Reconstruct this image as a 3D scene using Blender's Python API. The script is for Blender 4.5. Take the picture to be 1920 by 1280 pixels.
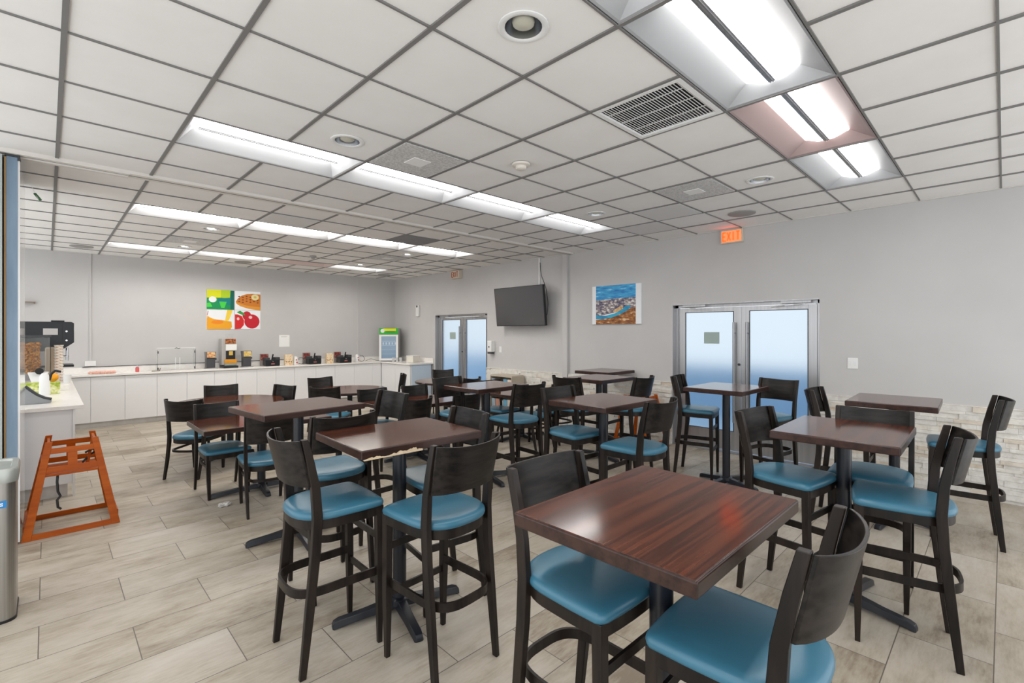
import bpy, bmesh, math, random
from math import sin, cos, pi, radians
from mathutils import Vector, Matrix
random.seed(7)
for o in list(bpy.data.objects): bpy.data.objects.remove(o)
sc = bpy.context.scene
C = sc.collection

# ------------------------------------------------------------------ camera, world, exposure
F_PX, HOR, EYE, YAW = 897.1, 622.9, 1.6612, radians(44.182)
cam_d = bpy.data.cameras.new('camera'); cam_d.sensor_width = 36.0
cam_d.lens = F_PX / 1920 * 36.0
cam_d.shift_y = -(640 - HOR) / 1920
cam_d.clip_start = 0.05
cam = bpy.data.objects.new('camera', cam_d); C.objects.link(cam)
cam.location = (0, 0, EYE); cam.rotation_euler = (radians(90), 0, -YAW)
sc.camera = cam
w = bpy.data.worlds.new('world'); sc.world = w; w.use_nodes = True
wn = w.node_tree
bg = wn.nodes['Background']; bg.inputs[0].default_value = (0.95, 0.975, 1.0, 1); bg.inputs[1].default_value = 2.1
sc.view_settings.view_transform = 'Standard'; sc.view_settings.look = 'None'
sc.view_settings.gamma = 1; sc.view_settings.use_curve_mapping = False
sc.view_settings.exposure = -0.06
TROFFER = 12.5

# ------------------------------------------------------------------ room dimensions
XR, YB, ZC = 6.706, 11.42, 3.07
XL, YF = -1.9, -1.9
GX0, G = 0.058, 0.6096
GY1 = 3.069
GY2 = 5.40
TRK0, TRK1 = 5.33, 5.47

# ------------------------------------------------------------------ materials
MATS = {}
def mat(name, col, rough=0.5, metal=0.0, spec=0.5, emit=None, es=0.0, trans=0.0, ior=1.45, coat=0.0):
    if name in MATS: return MATS[name]
    m = bpy.data.materials.new(name); m.use_nodes = True
    p = m.node_tree.nodes['Principled BSDF']
    p.inputs['Base Color'].default_value = (*col, 1)
    p.inputs['Roughness'].default_value = rough; p.inputs['Metallic'].default_value = metal
    p.inputs['Specular IOR Level'].default_value = spec
    p.inputs['IOR'].default_value = ior
    p.inputs['Transmission Weight'].default_value = trans
    p.inputs['Coat Weight'].default_value = coat
    if emit: p.inputs['Emission Color'].default_value = (*emit, 1); p.inputs['Emission Strength'].default_value = es
    MATS[name] = m
    return m
class NT:
    def __init__(s, m): s.t = m.node_tree; s.n = s.t.nodes; s.l = s.t.links; s.p = s.n.get('Principled BSDF')
    def new(s, t, **k):
        n = s.n.new(t)
        for a, b in k.items(): setattr(n, a, b)
        return n
    def link(s, a, b): s.l.new(a, b)
    def math(s, op, a, b=None, c=None):
        n = s.n.new('ShaderNodeMath'); n.operation = op
        for i, v in enumerate((a, b, c)):
            if v is None: continue
            if isinstance(v, (int, float)): n.inputs[i].default_value = v
            else: s.l.new(v, n.inputs[i])
        return n.outputs[0]
    def ramp(s, fac, stops):
        n = s.n.new('ShaderNodeValToRGB'); s.l.new(fac, n.inputs[0])
        e = n.color_ramp.elements
        while len(e) > 1: e.remove(e[-1])
        e[0].position = stops[0][0]; e[0].color = (*stops[0][1], 1)
        for q, c in stops[1:]:
            x = e.new(q); x.color = (*c, 1)
        return n.outputs[0]
    def noise(s, vec, scale, detail=4, rough=0.55, scl=(1, 1, 1)):
        mp = s.n.new('ShaderNodeMapping'); mp.inputs['Scale'].default_value = scl
        s.l.new(vec, mp.inputs[0])
        n = s.n.new('ShaderNodeTexNoise'); n.inputs['Scale'].default_value = scale
        n.inputs['Detail'].default_value = detail; n.inputs['Roughness'].default_value = rough
        s.l.new(mp.outputs[0], n.inputs[0])
        return n.outputs[0]
    def obj(s): return s.new('ShaderNodeTexCoord').outputs['Object']
    def mix(s, fac, a, b, mode='MIX'):
        n = s.n.new('ShaderNodeMix'); n.data_type = 'RGBA'; n.blend_type = mode
        for i, v in ((0, fac), (6, a), (7, b)):
            if isinstance(v, (int, float)): n.inputs[i].default_value = v
            elif isinstance(v, tuple): n.inputs[i].default_value = (*v, 1)
            else: s.l.new(v, n.inputs[i])
        return n.outputs[2]
    def bump(s, h, st=0.3, dist=0.01):
        b = s.n.new('ShaderNodeBump'); b.inputs['Strength'].default_value = st; b.inputs['Distance'].default_value = dist
        s.l.new(h, b.inputs['Height']); s.l.new(b.outputs[0], s.p.inputs['Normal'])

def noisy(name, c1, c2, scale, rough=0.5, scl=(1, 1, 1), bump=0.0, metal=0, spec=0.5, lo=.35, hi=.65, detail=5, coat=0):
    if name in MATS: return MATS[name]
    m = mat(name, c1, rough, metal, spec, coat=coat); t = NT(m)
    n = t.noise(t.obj(), scale, detail, scl=scl)
    t.link(t.ramp(n, [(lo, c1), (hi, c2)]), t.p.inputs['Base Color'])
    if bump: t.bump(n, bump, 0.004)
    return m

M_wall = noisy('wall_paint', (.535, .525, .518), (.565, .555, .548), 1.2, .62, bump=.05, spec=.35)
M_ceil = noisy('ceiling_tile', (.84, .825, .805), (.87, .858, .842), 3, .85, bump=.05, spec=.2)
M_grid = mat('ceiling_grid', (.19, .185, .18), .5)
M_white = mat('white_paint', (.80, .80, .79), .45)
M_track = mat('track_beige', (.72, .69, .65), .5)
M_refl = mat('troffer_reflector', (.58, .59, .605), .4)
M_refl1 = mat('troffer_reflector_dimmed', (.33, .338, .35), .4)  # same reflector as the other rows, colour darkened against the lens glow
M_lens = mat('troffer_lens', (1, 1, 1), .5, emit=(1, .985, .965), es=TROFFER)
M_lens_pink = mat('troffer_lens_pink', (1, .9, .88), .5, emit=(1, .93, .91), es=TROFFER * .7)
M_refl_pink = mat('troffer_reflector_pink', (.33, .255, .25), .4)  # darkened likewise, with the lamp's pink cast put into the colour
M_lens_far = mat('troffer_lens_warm', (1, 1, 1), .5, emit=(1, .955, .90), es=TROFFER * 2.4)
M_lens_dead = mat('troffer_lens_unlit', (.72, .60, .57), .4)
M_bulb = mat('bulb_unlit', (.55, .54, .45), .35)
M_bulb_on = mat('bulb_lit', (1, .95, .8), .3, emit=(1, .93, .78), es=14)
M_chrome = mat('chrome', (.72, .73, .74), .18, 1)
M_alum = noisy('brushed_aluminium', (.42, .42, .43), (.50, .50, .51), 30, .34, (1, 1, .02), metal=.85)
M_steel = noisy('brushed_steel', (.34, .33, .31), (.46, .45, .43), 14, .34, (8, 8, .05), metal=1)
M_black = mat('black_plastic', (.012, .013, .015), .4)
M_dgrey = mat('dark_grey_plastic', (.045, .047, .052), .45)
M_metalb = mat('black_powder_coat', (.010, .012, .018), .32, spec=.6)
M_vent_shade = mat('vent_shade', (.012, .014, .018), .8)
M_vent_grey = noisy('vent_perforated', (.50, .495, .49), (.66, .655, .65), 60, .6, lo=.42, hi=.58, detail=2)
M_lam = mat('white_laminate', (.78, .78, .785), .32)
M_kick = noisy('kick_metal', (.52, .50, .48), (.60, .59, .57), 8, .4, (1, 1, .2), metal=.3)
M_quartz = noisy('counter_quartz', (.82, .79, .75), (.86, .84, .81), 25, .25)
M_orange = noisy('orange_wood', (.34, .062, .001), (.44, .092, .003), 10, .42, (.3, 3, 3), spec=.3)
M_glass = mat('clear_glass', (.95, .98, .98), .03, trans=1.0, ior=1.3)
M_blue = noisy('blue_paint', (.17, .25, .34), (.21, .30, .40), 5, .5, (3, 3, .5))
M_paper = mat('paper', (.85, .85, .83), .7)
M_red = mat('red_plastic', (.5, .02, .02), .4)
M_frost = None

def espresso(name, c1, c2, rough, coat=0.0, scl=(1.2, 14, 14)):
    m = mat(name, c1, rough, coat=coat); t = NT(m)
    n = t.noise(t.obj(), 3.0, 6, .6, scl)
    n2 = t.noise(t.obj(), 1.1, 3, .5, (scl[0] * .5, scl[1] * .35, scl[2] * .35))
    s = t.math('ADD', t.math('MULTIPLY', n, .68), t.math('MULTIPLY', n2, .32))
    t.link(t.ramp(s, [(.42, c1), (.57, c2)]), t.p.inputs['Base Color'])
    t.p.inputs['Coat Roughness'].default_value = .12; t.p.inputs['Specular IOR Level'].default_value = .5 if 'top' in name else .34
    return m
M_chair = espresso('espresso_wood', (.006, .0045, .004), (.020, .0135, .0105), .36, scl=(6, 6, .8))
M_ply = espresso('espresso_plywood', (.006, .005, .0045), (.020, .016, .014), .36, scl=(1.2, 12, 12))
M_top = espresso('mahogany_table_top', (.040, .011, .006), (.105, .029, .013), .13, coat=0.0, scl=(.5, 22, 22))
M_edge = espresso('mahogany_table_edge', (.020, .010, .008), (.046, .021, .016), .30, coat=.1, scl=(1.2, 9, 9))
M_chip = noisy('raw_particle_board', (.55, .42, .27), (.68, .54, .38), 60, .8)
def vinyl():
    m = mat('teal_vinyl', (.045, .17, .25), .33, spec=.6); t = NT(m)
    n = t.noise(t.obj(), 3, 3)
    t.link(t.ramp(n, [(.3, (.034, .138, .212)), (.7, (.044, .165, .244))]), t.p.inputs['Base Color'])
    t.bump(t.noise(t.obj(), 4, 2), .12, .02)
    return m
M_seat = vinyl()

def floor_mat():
    m = mat('floor_tile', (.5, .46, .40), .42); t = NT(m)
    g = t.new('ShaderNodeNewGeometry'); sp = t.new('ShaderNodeSeparateXYZ'); t.link(g.outputs['Position'], sp.inputs[0])
    x, y = sp.outputs[0], sp.outputs[1]
    H, L = .3767, .7605
    v = t.math('DIVIDE', t.math('ADD', y, -5.310 + 40 * H), H)
    row = t.math('FLOOR', v); fy = t.math('FRACT', v)
    par = t.math('MODULO', row, 2.0)                    # row 39 (4.93..5.31) odd -> joint at -0.033
    u = t.math('ADD', t.math('DIVIDE', t.math('ADD', x, .033 + 20 * L), L), t.math('MULTIPLY', t.math('SUBTRACT', 1.0, par), .5))
    col = t.math('FLOOR', u); fx = t.math('FRACT', u)
    dy = t.math('MULTIPLY', t.math('MINIMUM', fy, t.math('SUBTRACT', 1.0, fy)), H)
    dx = t.math('MULTIPLY', t.math('MINIMUM', fx, t.math('SUBTRACT', 1.0, fx)), L)
    d = t.math('MINIMUM', dx, dy)
    grout = t.math('LESS_THAN', d, .0024)
    cb = t.new('ShaderNodeCombineXYZ'); t.link(row, cb.inputs[0]); t.link(col, cb.inputs[1])
    wnz = t.new('ShaderNodeTexWhiteNoise'); t.link(cb.outputs[0], wnz.inputs[0])
    # streaky cement-wood look, shifted per tile
    va = t.new('ShaderNodeVectorMath', operation='ADD'); t.link(g.outputs['Position'], va.inputs[0])
    vm = t.new('ShaderNodeVectorMath', operation='SCALE'); t.link(wnz.outputs[1], vm.inputs[0]); vm.inputs[3].default_value = 9
    t.link(vm.outputs[0], va.inputs[1])
    n1 = t.noise(va.outputs[0], 1.8, 7, .66, (1.2, 4.5, 1))
    n2 = t.noise(va.outputs[0], 1.7, 5, .6, (1, 1.6, 1))
    n3 = t.noise(va.outputs[0], 26, 3, .6, (.5, 2.5, 1))
    s = t.math('ADD', t.math('MULTIPLY', n1, .40), t.math('ADD', t.math('MULTIPLY', n2, .42), t.math('MULTIPLY', n3, .18)))
    s = t.math('ADD', s, t.math('MULTIPLY', t.math('SUBTRACT', wnz.outputs[0], .5), .10))
    c = t.ramp(s, [(.37, (.235, .19, .14)), (.45, (.36, .31, .24)), (.53, (.44, .39, .32)), (.64, (.505, .46, .395))])
    c = t.mix(grout, c, (.13, .11, .09))
    t.link(c, t.p.inputs['Base Color'])
    t.link(t.ramp(n2, [(.3, (.50,) * 3), (.7, (.36,) * 3)]), t.p.inputs['Roughness'])
    b = t.new('ShaderNodeBump'); b.inputs['Strength'].default_value = .25; b.inputs['Distance'].default_value = .002
    t.link(t.math('SUBTRACT', 1.0, grout), b.inputs['Height']); t.link(b.outputs[0], t.p.inputs['Normal'])
    return m
M_floor = floor_mat()
def stone_mat():
    m = mat('ledger_stone', (.6, .58, .54), .8); t = NT(m)
    g = t.new('ShaderNodeNewGeometry')
    ri = g.outputs['Random Per Island']
    n = t.noise(t.obj(), 14, 6, .65)
    c = t.ramp(ri, [(0, (.72, .71, .68)), (.55, (.80, .79, .76)), (.8, (.76, .72, .65)), (.93, (.70, .60, .49)), (1, (.84, .83, .81))])
    c = t.mix(.55, c, t.ramp(n, [(.3, (.62, .59, .54)), (.6, (.97, .96, .93))]), 'MULTIPLY')
    t.link(c, t.p.inputs['Base Color']); t.bump(n, .7, .012)
    return m
M_stone = stone_mat()
def frosted():
    m = bpy.data.materials.new('frosted_glass'); m.use_nodes = True; t = NT(m)
    t.p.inputs['Base Color'].default_value = (.40, .455, .50, 1)
    t.p.inputs['Roughness'].default_value = .35
    t.p.inputs['Transmission Weight'].default_value = 1.0
    t.p.inputs['IOR'].default_value = 1.25
    return m
M_frost = frosted()

# ------------------------------------------------------------------ mesh helpers
class B:
    """collects shapes into one mesh"""
    def __init__(s): s.b = bmesh.new()
    def box(s, c, d, rz=0.0, M=None):
        r = bmesh.ops.create_cube(s.b, size=1.0)
        T = Matrix.Translation(c) @ Matrix.Rotation(rz, 4, 'Z') @ Matrix.Diagonal((*d, 1))
        if M is not None: T = M @ T
        bmesh.ops.transform(s.b, matrix=T, verts=r['verts']); return s
    def b2(s, lo, hi):
        return s.box([(a + b) / 2 for a, b in zip(lo, hi)], [b - a for a, b in zip(lo, hi)])
    def loops(s, rings, close=True, caps=True):
        vs = [[s.b.verts.new(p) for p in r] for r in rings]
        n = len(vs[0])
        for i in range(len(vs) - 1):
            for j in range(n if close else n - 1):
                k = (j + 1) % n
                s.b.faces.new((vs[i][j], vs[i][k], vs[i + 1][k], vs[i + 1][j]))
        if caps and close:
            s.b.faces.new(list(reversed(vs[0]))); s.b.faces.new(vs[-1])
        return s
    def cyl(s, p, q, r, r2=None, n=20):
        p, q = Vector(p), Vector(q); d = (q - p).normalized()
        a = d.orthogonal().normalized(); b = d.cross(a); r2 = r if r2 is None else r2
        mk = lambda c, R: [c + a * R * cos(2 * pi * i / n) + b * R * sin(2 * pi * i / n) for i in range(n)]
        return s.loops([mk(p, r), mk(q, r2)])
    def tube(s, pts, r, n=8):
        P = [Vector(p) for p in pts]; rings = []; up = None
        for i, p in enumerate(P):
            d = (P[min(i + 1, len(P) - 1)] - P[max(i - 1, 0)]).normalized()
            a = d.orthogonal().normalized() if up is None else (up - d * up.dot(d)).normalized()
            up = a; b = d.cross(a)
            rings.append([p + a * r * cos(2 * pi * k / n) + b * r * sin(2 * pi * k / n) for k in range(n)])
        return s.loops(rings)
    def lathe(s, prof, c=(0, 0, 0), n=24, caps=True):
        return s.loops([[(c[0] + r * cos(2 * pi * i / n), c[1] + r * sin(2 * pi * i / n), c[2] + z) for i in range(n)] for r, z in prof], caps=caps)
    def post(s, secs):
        """rectangular sections (x, y, z, wx, wy)"""
        return s.loops([[(x - a / 2, y - b / 2, z), (x + a / 2, y - b / 2, z), (x + a / 2, y + b / 2, z), (x - a / 2, y + b / 2, z)] for x, y, z, a, b in secs])
    def beam(s, p, q, wd, ht):
        """straight bar, wd horizontal width, ht the other way"""
        p, q = Vector(p), Vector(q); d = (q - p).normalized()
        up = Vector((0, 0, 1)) if abs(d.z) < .95 else Vector((0, 1, 0))
        a = d.cross(up).normalized(); b = a.cross(d)
        mk = lambda c: [c + a * x * wd / 2 + b * y * ht / 2 for x, y in ((-1, -1), (1, -1), (1, 1), (-1, 1))]
        return s.loops([mk(p), mk(q)])
    def strip(s, path, z0, z1, th):
        """bent strip standing on edge along an xy path"""
        P = [Vector((*p, 0)) for p in path]; rings = []
        for i, p in enumerate(P):
            d = (P[min(i + 1, len(P) - 1)] - P[max(i - 1, 0)]).normalized(); a = Vector((-d.y, d.x, 0)) * th / 2
            rings.append([(p.x - a.x, p.y - a.y, z0), (p.x + a.x, p.y + a.y, z0), (p.x + a.x, p.y + a.y, z1), (p.x - a.x, p.y - a.y, z1)])
        return s.loops(rings)
    def prism(s, pts, z0, z1):
        return s.loops([[(x, y, z0) for x, y in pts], [(x, y, z1) for x, y in pts]])
    def flat(s, fn, pts, d0, d1):
        """outline pts (2-D) mapped by fn(a, b, depth) with real thickness"""
        return s.loops([[fn(a, b, d0) for a, b in pts], [fn(a, b, d1) for a, b in pts]])
def obj(name, bb, m, parent=None, smooth=None, bevel=0.0, seg=2):
    b = bb.b; bmesh.ops.recalc_face_normals(b, faces=b.faces)
    me = bpy.data.meshes.new(name); b.to_mesh(me); b.free()
    me.materials.append(m)
    if smooth is not None:
        for p in me.polygons: p.use_smooth = True
        me.set_sharp_from_angle(angle=radians(smooth))
    o = bpy.data.objects.new(name, me); C.objects.link(o)
    if bevel:
        md = o.modifiers.new('bevel', 'BEVEL'); md.width = bevel; md.segments = seg; md.limit_method = 'ANGLE'; md.angle_limit = radians(40)
        md.harden_normals = True
        for p in me.polygons: p.use_smooth = True
        me.set_sharp_from_angle(angle=radians(35))
    if parent is not None: o.parent = parent
    return o
def thing(name, label, cat, loc=(0, 0, 0), rz=0.0, group=None):
    o = bpy.data.objects.new(name, None); C.objects.link(o); o.empty_display_size = .1
    o.location = loc; o.rotation_euler = (0, 0, rz); o['label'] = label; o['category'] = cat
    if group: o['group'] = group
    return o
def tag(o, label, cat, group=None):
    o['label'] = label; o['category'] = cat
    if group: o['group'] = group
    return o
def struct(name, bb, m, **k):
    o = obj(name, bb, m, **k); o['kind'] = 'structure'; return o
def dup(root, loc, rz, label, group=None):
    r = root.copy(); C.objects.link(r); r.location = loc; r.rotation_euler = (0, 0, rz); r['label'] = label
    if group: r['group'] = group
    for ch in list(root.children):
        c = ch.copy(); C.objects.link(c); c.parent = r
        for g in ch.children:
            d = g.copy(); C.objects.link(d); d.parent = c
    return r
def lab(o, text): o['label'] = text; return o

# ------------------------------------------------------------------ shell
def door_gap(y0, y1): return (y0, y1, 2.075)
D1 = (7.656, 9.556); D2 = (1.557, 3.457)
struct('floor', B().b2((XL, YF, -.1), (XR + .25, YB + .2, 0)), M_floor)
struct('wall_back', B().b2((XL, YB, 0), (XR + .25, YB + .2, ZC + .15)), M_wall)
wr = B()
ys = [YF, D2[0], D2[1], D1[0], D1[1], YB]
for a, b_ in ((YF, D2[0]), (D2[1], D1[0]), (D1[1], YB)): wr.b2((XR, a, 0), (XR + .25, b_, ZC + .15))
for a, b_ in (D2, D1): wr.b2((XR, a, 2.075), (XR + .25, b_, ZC + .15))
struct('wall_right', wr, M_wall)

# ceiling: tiles hang in a grid of bars
holes = []                                   # (x0,x1,y0,y1) left out of the tile layer
def gx(k): return GX0 + G * k
def gy1(j): return GY1 + G * j
def gy2(j): return GY2 + G * j
troffers = []
for k in (-3, -1, 1, 3, 5, 7): troffers.append((k, gy1(-4), 'row1', k))
for k in (1, 3, 5, 7): troffers.append((k, gy1(1), 'row2', k))
for k in (1, 3, 5, 7): troffers.append((k, gy2(2), 'row3', k))
for k in (1, 3, 5, 7): troffers.append((k, gy2(7), 'row4', k))
tiles = B(); bars = B()
DOWN = [(1.58, 1.55), (1.59, 3.38), (4.74, 1.58), (4.69, 3.39), (1.605, 7.55), (1.616, 9.41), (4.685, 7.55), (4.689, 9.38)]
def holed(x0, x1, y0, y1, cx_, cy_, r, z0, z1, n=40):
    inner, outer = [], []
    angs = sorted([2 * pi * i / n for i in range(n)] + [math.atan2(y - cy_, x - cx_) % (2 * pi) for x in (x0, x1) for y in (y0, y1)])
    for a in angs:
        dx, dy = cos(a), sin(a)
        t = min(((x1 - cx_) if dx > 0 else (x0 - cx_)) / dx if abs(dx) > 1e-9 else 9, ((y1 - cy_) if dy > 0 else (y0 - cy_)) / dy if abs(dy) > 1e-9 else 9)
        inner.append((cx_ + r * dx, cy_ + r * dy)); outer.append((cx_ + t * dx, cy_ + t * dy))
    tiles.loops([[(x, y, z1) for x, y in inner], [(x, y, z0) for x, y in inner], [(x, y, z0) for x, y in outer], [(x, y, z1) for x, y in outer]], caps=False)
tr_cells = set()
for k, y0, r, _ in troffers:
    for kk in (k, k + 1): tr_cells.add((kk, round(y0, 3)))
vent_cells = {(4, round(gy1(-3), 3))}
for sect, (gy, j0, j1, ylo, yhi) in enumerate(((gy1, -10, 3, YF, TRK0), (gy2, 0, 9, TRK1, YB))):
    for j in range(j0, j1 + 1):
        for k in range(-8, 11):
            xa, xb, ya, yb = gx(k), gx(k + 1), gy(j), gy(j + 1)
            if (k, round(ya, 3)) in tr_cells or (k, round(ya, 3)) in vent_cells: continue
            xa, xb, ya, yb = max(xa, XL), min(xb, XR), max(ya, ylo), min(yb, yhi)
            if xb - xa < .02 or yb - ya < .02: continue
            hit = [p for p in DOWN if xa < p[0] < xb and ya < p[1] < yb]
            if hit: holed(xa + .001, xb - .001, ya + .001, yb - .001, hit[0][0], hit[0][1], .088, ZC + .005, ZC + .03); continue
            tiles.b2((xa + .001, ya + .001, ZC + .004 + random.random() * .002), (xb - .001, yb - .001, ZC + .03))
    for k in range(-7, 12):
        x = gx(k)
        if not XL < x < XR: continue
        cuts = sorted(y0 for kk, y0, r_, _ in troffers if kk == k - 1 and ylo < y0 < yhi); ya = ylo
        for y0 in cuts + [yhi]:
            if y0 - ya > .01: bars.b2((x - .0115, ya, ZC - .004), (x + .0115, y0, ZC + .012))
            ya = y0 + G
    for j in range(j0, j1 + 2):
        y = gy(j)
        if ylo < y < yhi: bars.b2((XL, y - .0055, ZC - .0035), (XR, y + .0055, ZC + .010))
struct('ceiling', tiles, M_ceil)
g_ = struct('trim_1', bars, M_grid)
struct('ceiling_upper', B().b2((XL, YF, ZC + .22), (XR + .25, YB + .2, ZC + .3)), M_ceil)
# wall angle along the ceiling edge
wa = B().b2((XR - .02, YF, ZC - .006), (XR, YB, ZC + .008)).b2((XL, YB - .02, ZC - .006), (XR, YB, ZC + .008))
struct('trim_2', wa, mat('wall_angle', (.62, .60, .57), .5))
# partition track
tk = B().b2((XL, TRK0, ZC - .022), (XR, TRK1, ZC + .03)).b2((XL, TRK0 + .085, ZC - .034), (.52, TRK1 - .012, ZC - .02))
tk.b2((XL, TRK0 + .0, ZC - .028), (.52, TRK0 + .05, ZC - .02))
struct('trim_3', tk, M_track, bevel=.003)
struct('trim_4', B().b2((XL, TRK0 + .055, ZC - .0235), (XR, TRK0 + .075, ZC - .02)), M_grid)
# channel on the right wall that receives the partition
struct('trim_5', B().b2((XR - .055, 5.44, 0), (XR, 5.55, ZC - .005)), M_wall, bevel=.004)

# stacked-stone wainscot on the right wall
st = B(); rs = random.Random(3)
for a, b_ in ((YF, D2[0] - .005), (D2[1] + .005, 5.435), (5.555, D1[0] - .005)):
    z = .0
    while z < .905:
        h = rs.choice((.028, .036, .045, .055)); z1 = min(z + h, .912)
        y = a
        while y < b_ - .001:
            L = rs.uniform(.08, .32); y1 = min(y + L, b_)
            if b_ - y1 < .05: y1 = b_
            st.b2((XR - rs.uniform(.018, .044), y + .0006, z + .0006), (XR, y1 - .0006, z1 - .0006)); y = y1
        z = z1
    st.b2((XR - .030, a, .9125), (XR, b_, .921))
struct('trim_6', st, M_stone)

# ------------------------------------------------------------------ double doors
def make_doors(n, yc, label):
    XP = XR + .13                         # plane of the door leaves
    h = .95
    fr = B()
    fr.b2((XR + .10, yc - h, 0), (XR + .16, yc - h + .045, 2.075)).b2((XR + .10, yc + h - .045, 0), (XR + .16, yc + h, 2.075))
    fr.b2((XR + .10, yc - h, 2.02), (XR + .16, yc + h, 2.075))
    fr.b2((XR + .002, yc - h - .02, 0), (XR + .10, yc - h + .004, 2.08)).b2((XR + .002, yc + h - .004, 0), (XR + .10, yc + h + .02, 2.08))
    fr.b2((XR + .002, yc - h - .02, 2.06), (XR + .10, yc + h + .02, 2.085))
    frame = struct('door_%d' % n, fr, M_alum, bevel=.002)
    th = B().b2((XR, yc - h, 0), (XR + .16, yc + h, .012)); o = obj('threshold', th, M_alum, frame)
    for s in (1, -1):
        ya, yb = (yc + .004, yc + h - .05) if s > 0 else (yc - h + .05, yc - .004)
        lf = B(); st_ = .098
        lf.b2((XP - .022, ya, .02), (XP + .022, ya + st_, 2.015)).b2((XP - .022, yb - st_, .02), (XP + .022, yb, 2.015))
        lf.b2((XP - .022, ya + st_, .02), (XP + .022, yb - st_, .285)).b2((XP - .022, ya + st_, 1.955), (XP + .022, yb - st_, 2.015))
        leaf = obj('door_leaf', lf, M_alum, frame, bevel=.002)
        obj('pane', B().b2((XP - .004, ya + st_ - .005, .28), (XP + .004, yb - st_ + .005, 1.96)), M_frost, leaf)
        bd = B()
        for yy in (ya + st_, yb - st_ - .008): bd.b2((XP - .027, yy, .285), (XP - .02, yy + .008, 1.955))
        bd.b2((XP - .027, ya + st_, .285), (XP - .02, yb - st_, .293)).b2((XP - .027, ya + st_, 1.947), (XP - .02, yb - st_, 1.955))
        obj('glazing_bead', bd, M_dgrey, leaf)
        hy = yc + s * .085
        hd = B().cyl((XP - .075, hy, .42), (XP - .075, hy, 1.80), .014)
        for zz in (.55, 1.65): hd.cyl((XP - .02, hy, zz), (XP - .075, hy, zz), .009)
        obj('door_handle', hd, mat('handle_steel', (.33, .33, .34), .35, 1), leaf, smooth=40)
        if s > 0: obj('lock', B().cyl((XP - .034, yc + .03, 1.22), (XP - .02, yc + .03, 1.22), .017), M_dgrey, leaf, smooth=40)
        if s > 0:
            ym = (ya + yb) / 2 - .02
            obj('notice', B().b2((XP - .007, ym - .125, 1.50), (XP - .0045, ym + .095, 1.665)), mat('etched_patch', (.38, .47, .44), .6), leaf)
        cy = yb - .26 if s > 0 else ya + .22
        cl = B().b2((XR + .03, cy - .17, 2.028), (XR + .10, cy + .17, 2.068))
        clo = obj('closer', cl, M_alum, frame, bevel=.004)
        ar = B().beam((XR + .055, cy + .1 * s, 2.02), (XR + .035, cy - .12 * s, 2.0), .02, .008).beam((XR + .035, cy - .12 * s, 2.0), (XP - .02, cy - .3 * s, 1.99), .02, .008)
        obj('closer_arm', ar, M_alum, clo)
    return frame
make_doors(1, sum(D1) / 2, '')
make_doors(2, sum(D2) / 2, '')
# unseen ground, wall and pier added outside, coloured to tint light in the panes
struct('added_outer_floor', B().b2((XR + .25, -2, -.12), (XR + 9, 14, -.04)), noisy('pane_tint_paving', (.42, .58, .74), (.47, .63, .78), 2, .8))
struct('added_outer_wall', B().b2((XR + 3.2, -2, -.04), (XR + 3.4, 14, .95)), noisy('pane_tint_wall', (.38, .58, .80), (.44, .64, .84), 1.5, .8))
struct('added_outer_pier', B().b2((XR + 1.1, 1.66, -.04), (XR + 1.3, 1.86, 3)), mat('added_pier_white', (.9, .9, .9), .6))

# ------------------------------------------------------------------ troffers
def make_troffer(m_refl, m_lens, label):
    t = thing('ceiling_light', label, 'ceiling light')
    Lx, Ly, d = 2 * G, G, .085
    e = .012; ix0, ix1, iy0, iy1 = .10, Lx - .10, .165, Ly - .165
    rb = B()
    o_ = [(e, e, 0), (Lx - e, e, 0), (Lx - e, Ly - e, 0), (e, Ly - e, 0)]
    o2 = [(e + .012, e + .012, .004), (Lx - e - .012, e + .012, .004), (Lx - e - .012, Ly - e - .012, .004), (e + .012, Ly - e - .012, .004)]
    i_ = [(ix0, iy0, d), (ix1, iy0, d), (ix1, iy1, d), (ix0, iy1, d)]
    top = [(ix0, iy0, d + .04), (ix1, iy0, d + .04), (ix1, iy1, d + .04), (ix0, iy1, d + .04)]
    otop = [(e, e, d + .05), (Lx - e, e, d + .05), (Lx - e, Ly - e, d + .05), (e, Ly - e, d + .05)]
    rb.loops([otop, o_, o2, i_, top], caps=True)
    obj('reflector', rb, m_refl, t)
    cy = Ly / 2; pts = []
    for s in (1, -1):
        lb = B(); n = 8; rings = []
        for xx in (ix0, ix1):
            ring = []
            for i in range(n + 1):
                a = i / n; yy = .02 + (cy - iy0 - .02) * a; zz = d - .005 - .035 * sin(pi * (.15 + .85 * (1 - a)) * .5 + 0) * (1 - a * a * .9)
                ring.append((xx, cy + s * yy, zz))
            ring += [(xx, cy + s * (cy - iy0), d + .01), (xx, cy + s * .02, d + .01)]
            rings.append(ring)
        lb.loops(rings)
        obj('lens', lb, m_lens, t, smooth=40)
    sp = B().b2((ix0 + .002, cy - .019, d - .044), (ix1 - .002, cy + .019, d - .026)).b2((ix0 + .002, cy - .010, d - .050), (ix1 - .002, cy - .005, d - .044)).b2((ix0 + .002, cy + .005, d - .050), (ix1 - .002, cy + .010, d - .044))
    obj('spine', sp, M_alum, t)
    return t
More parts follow.
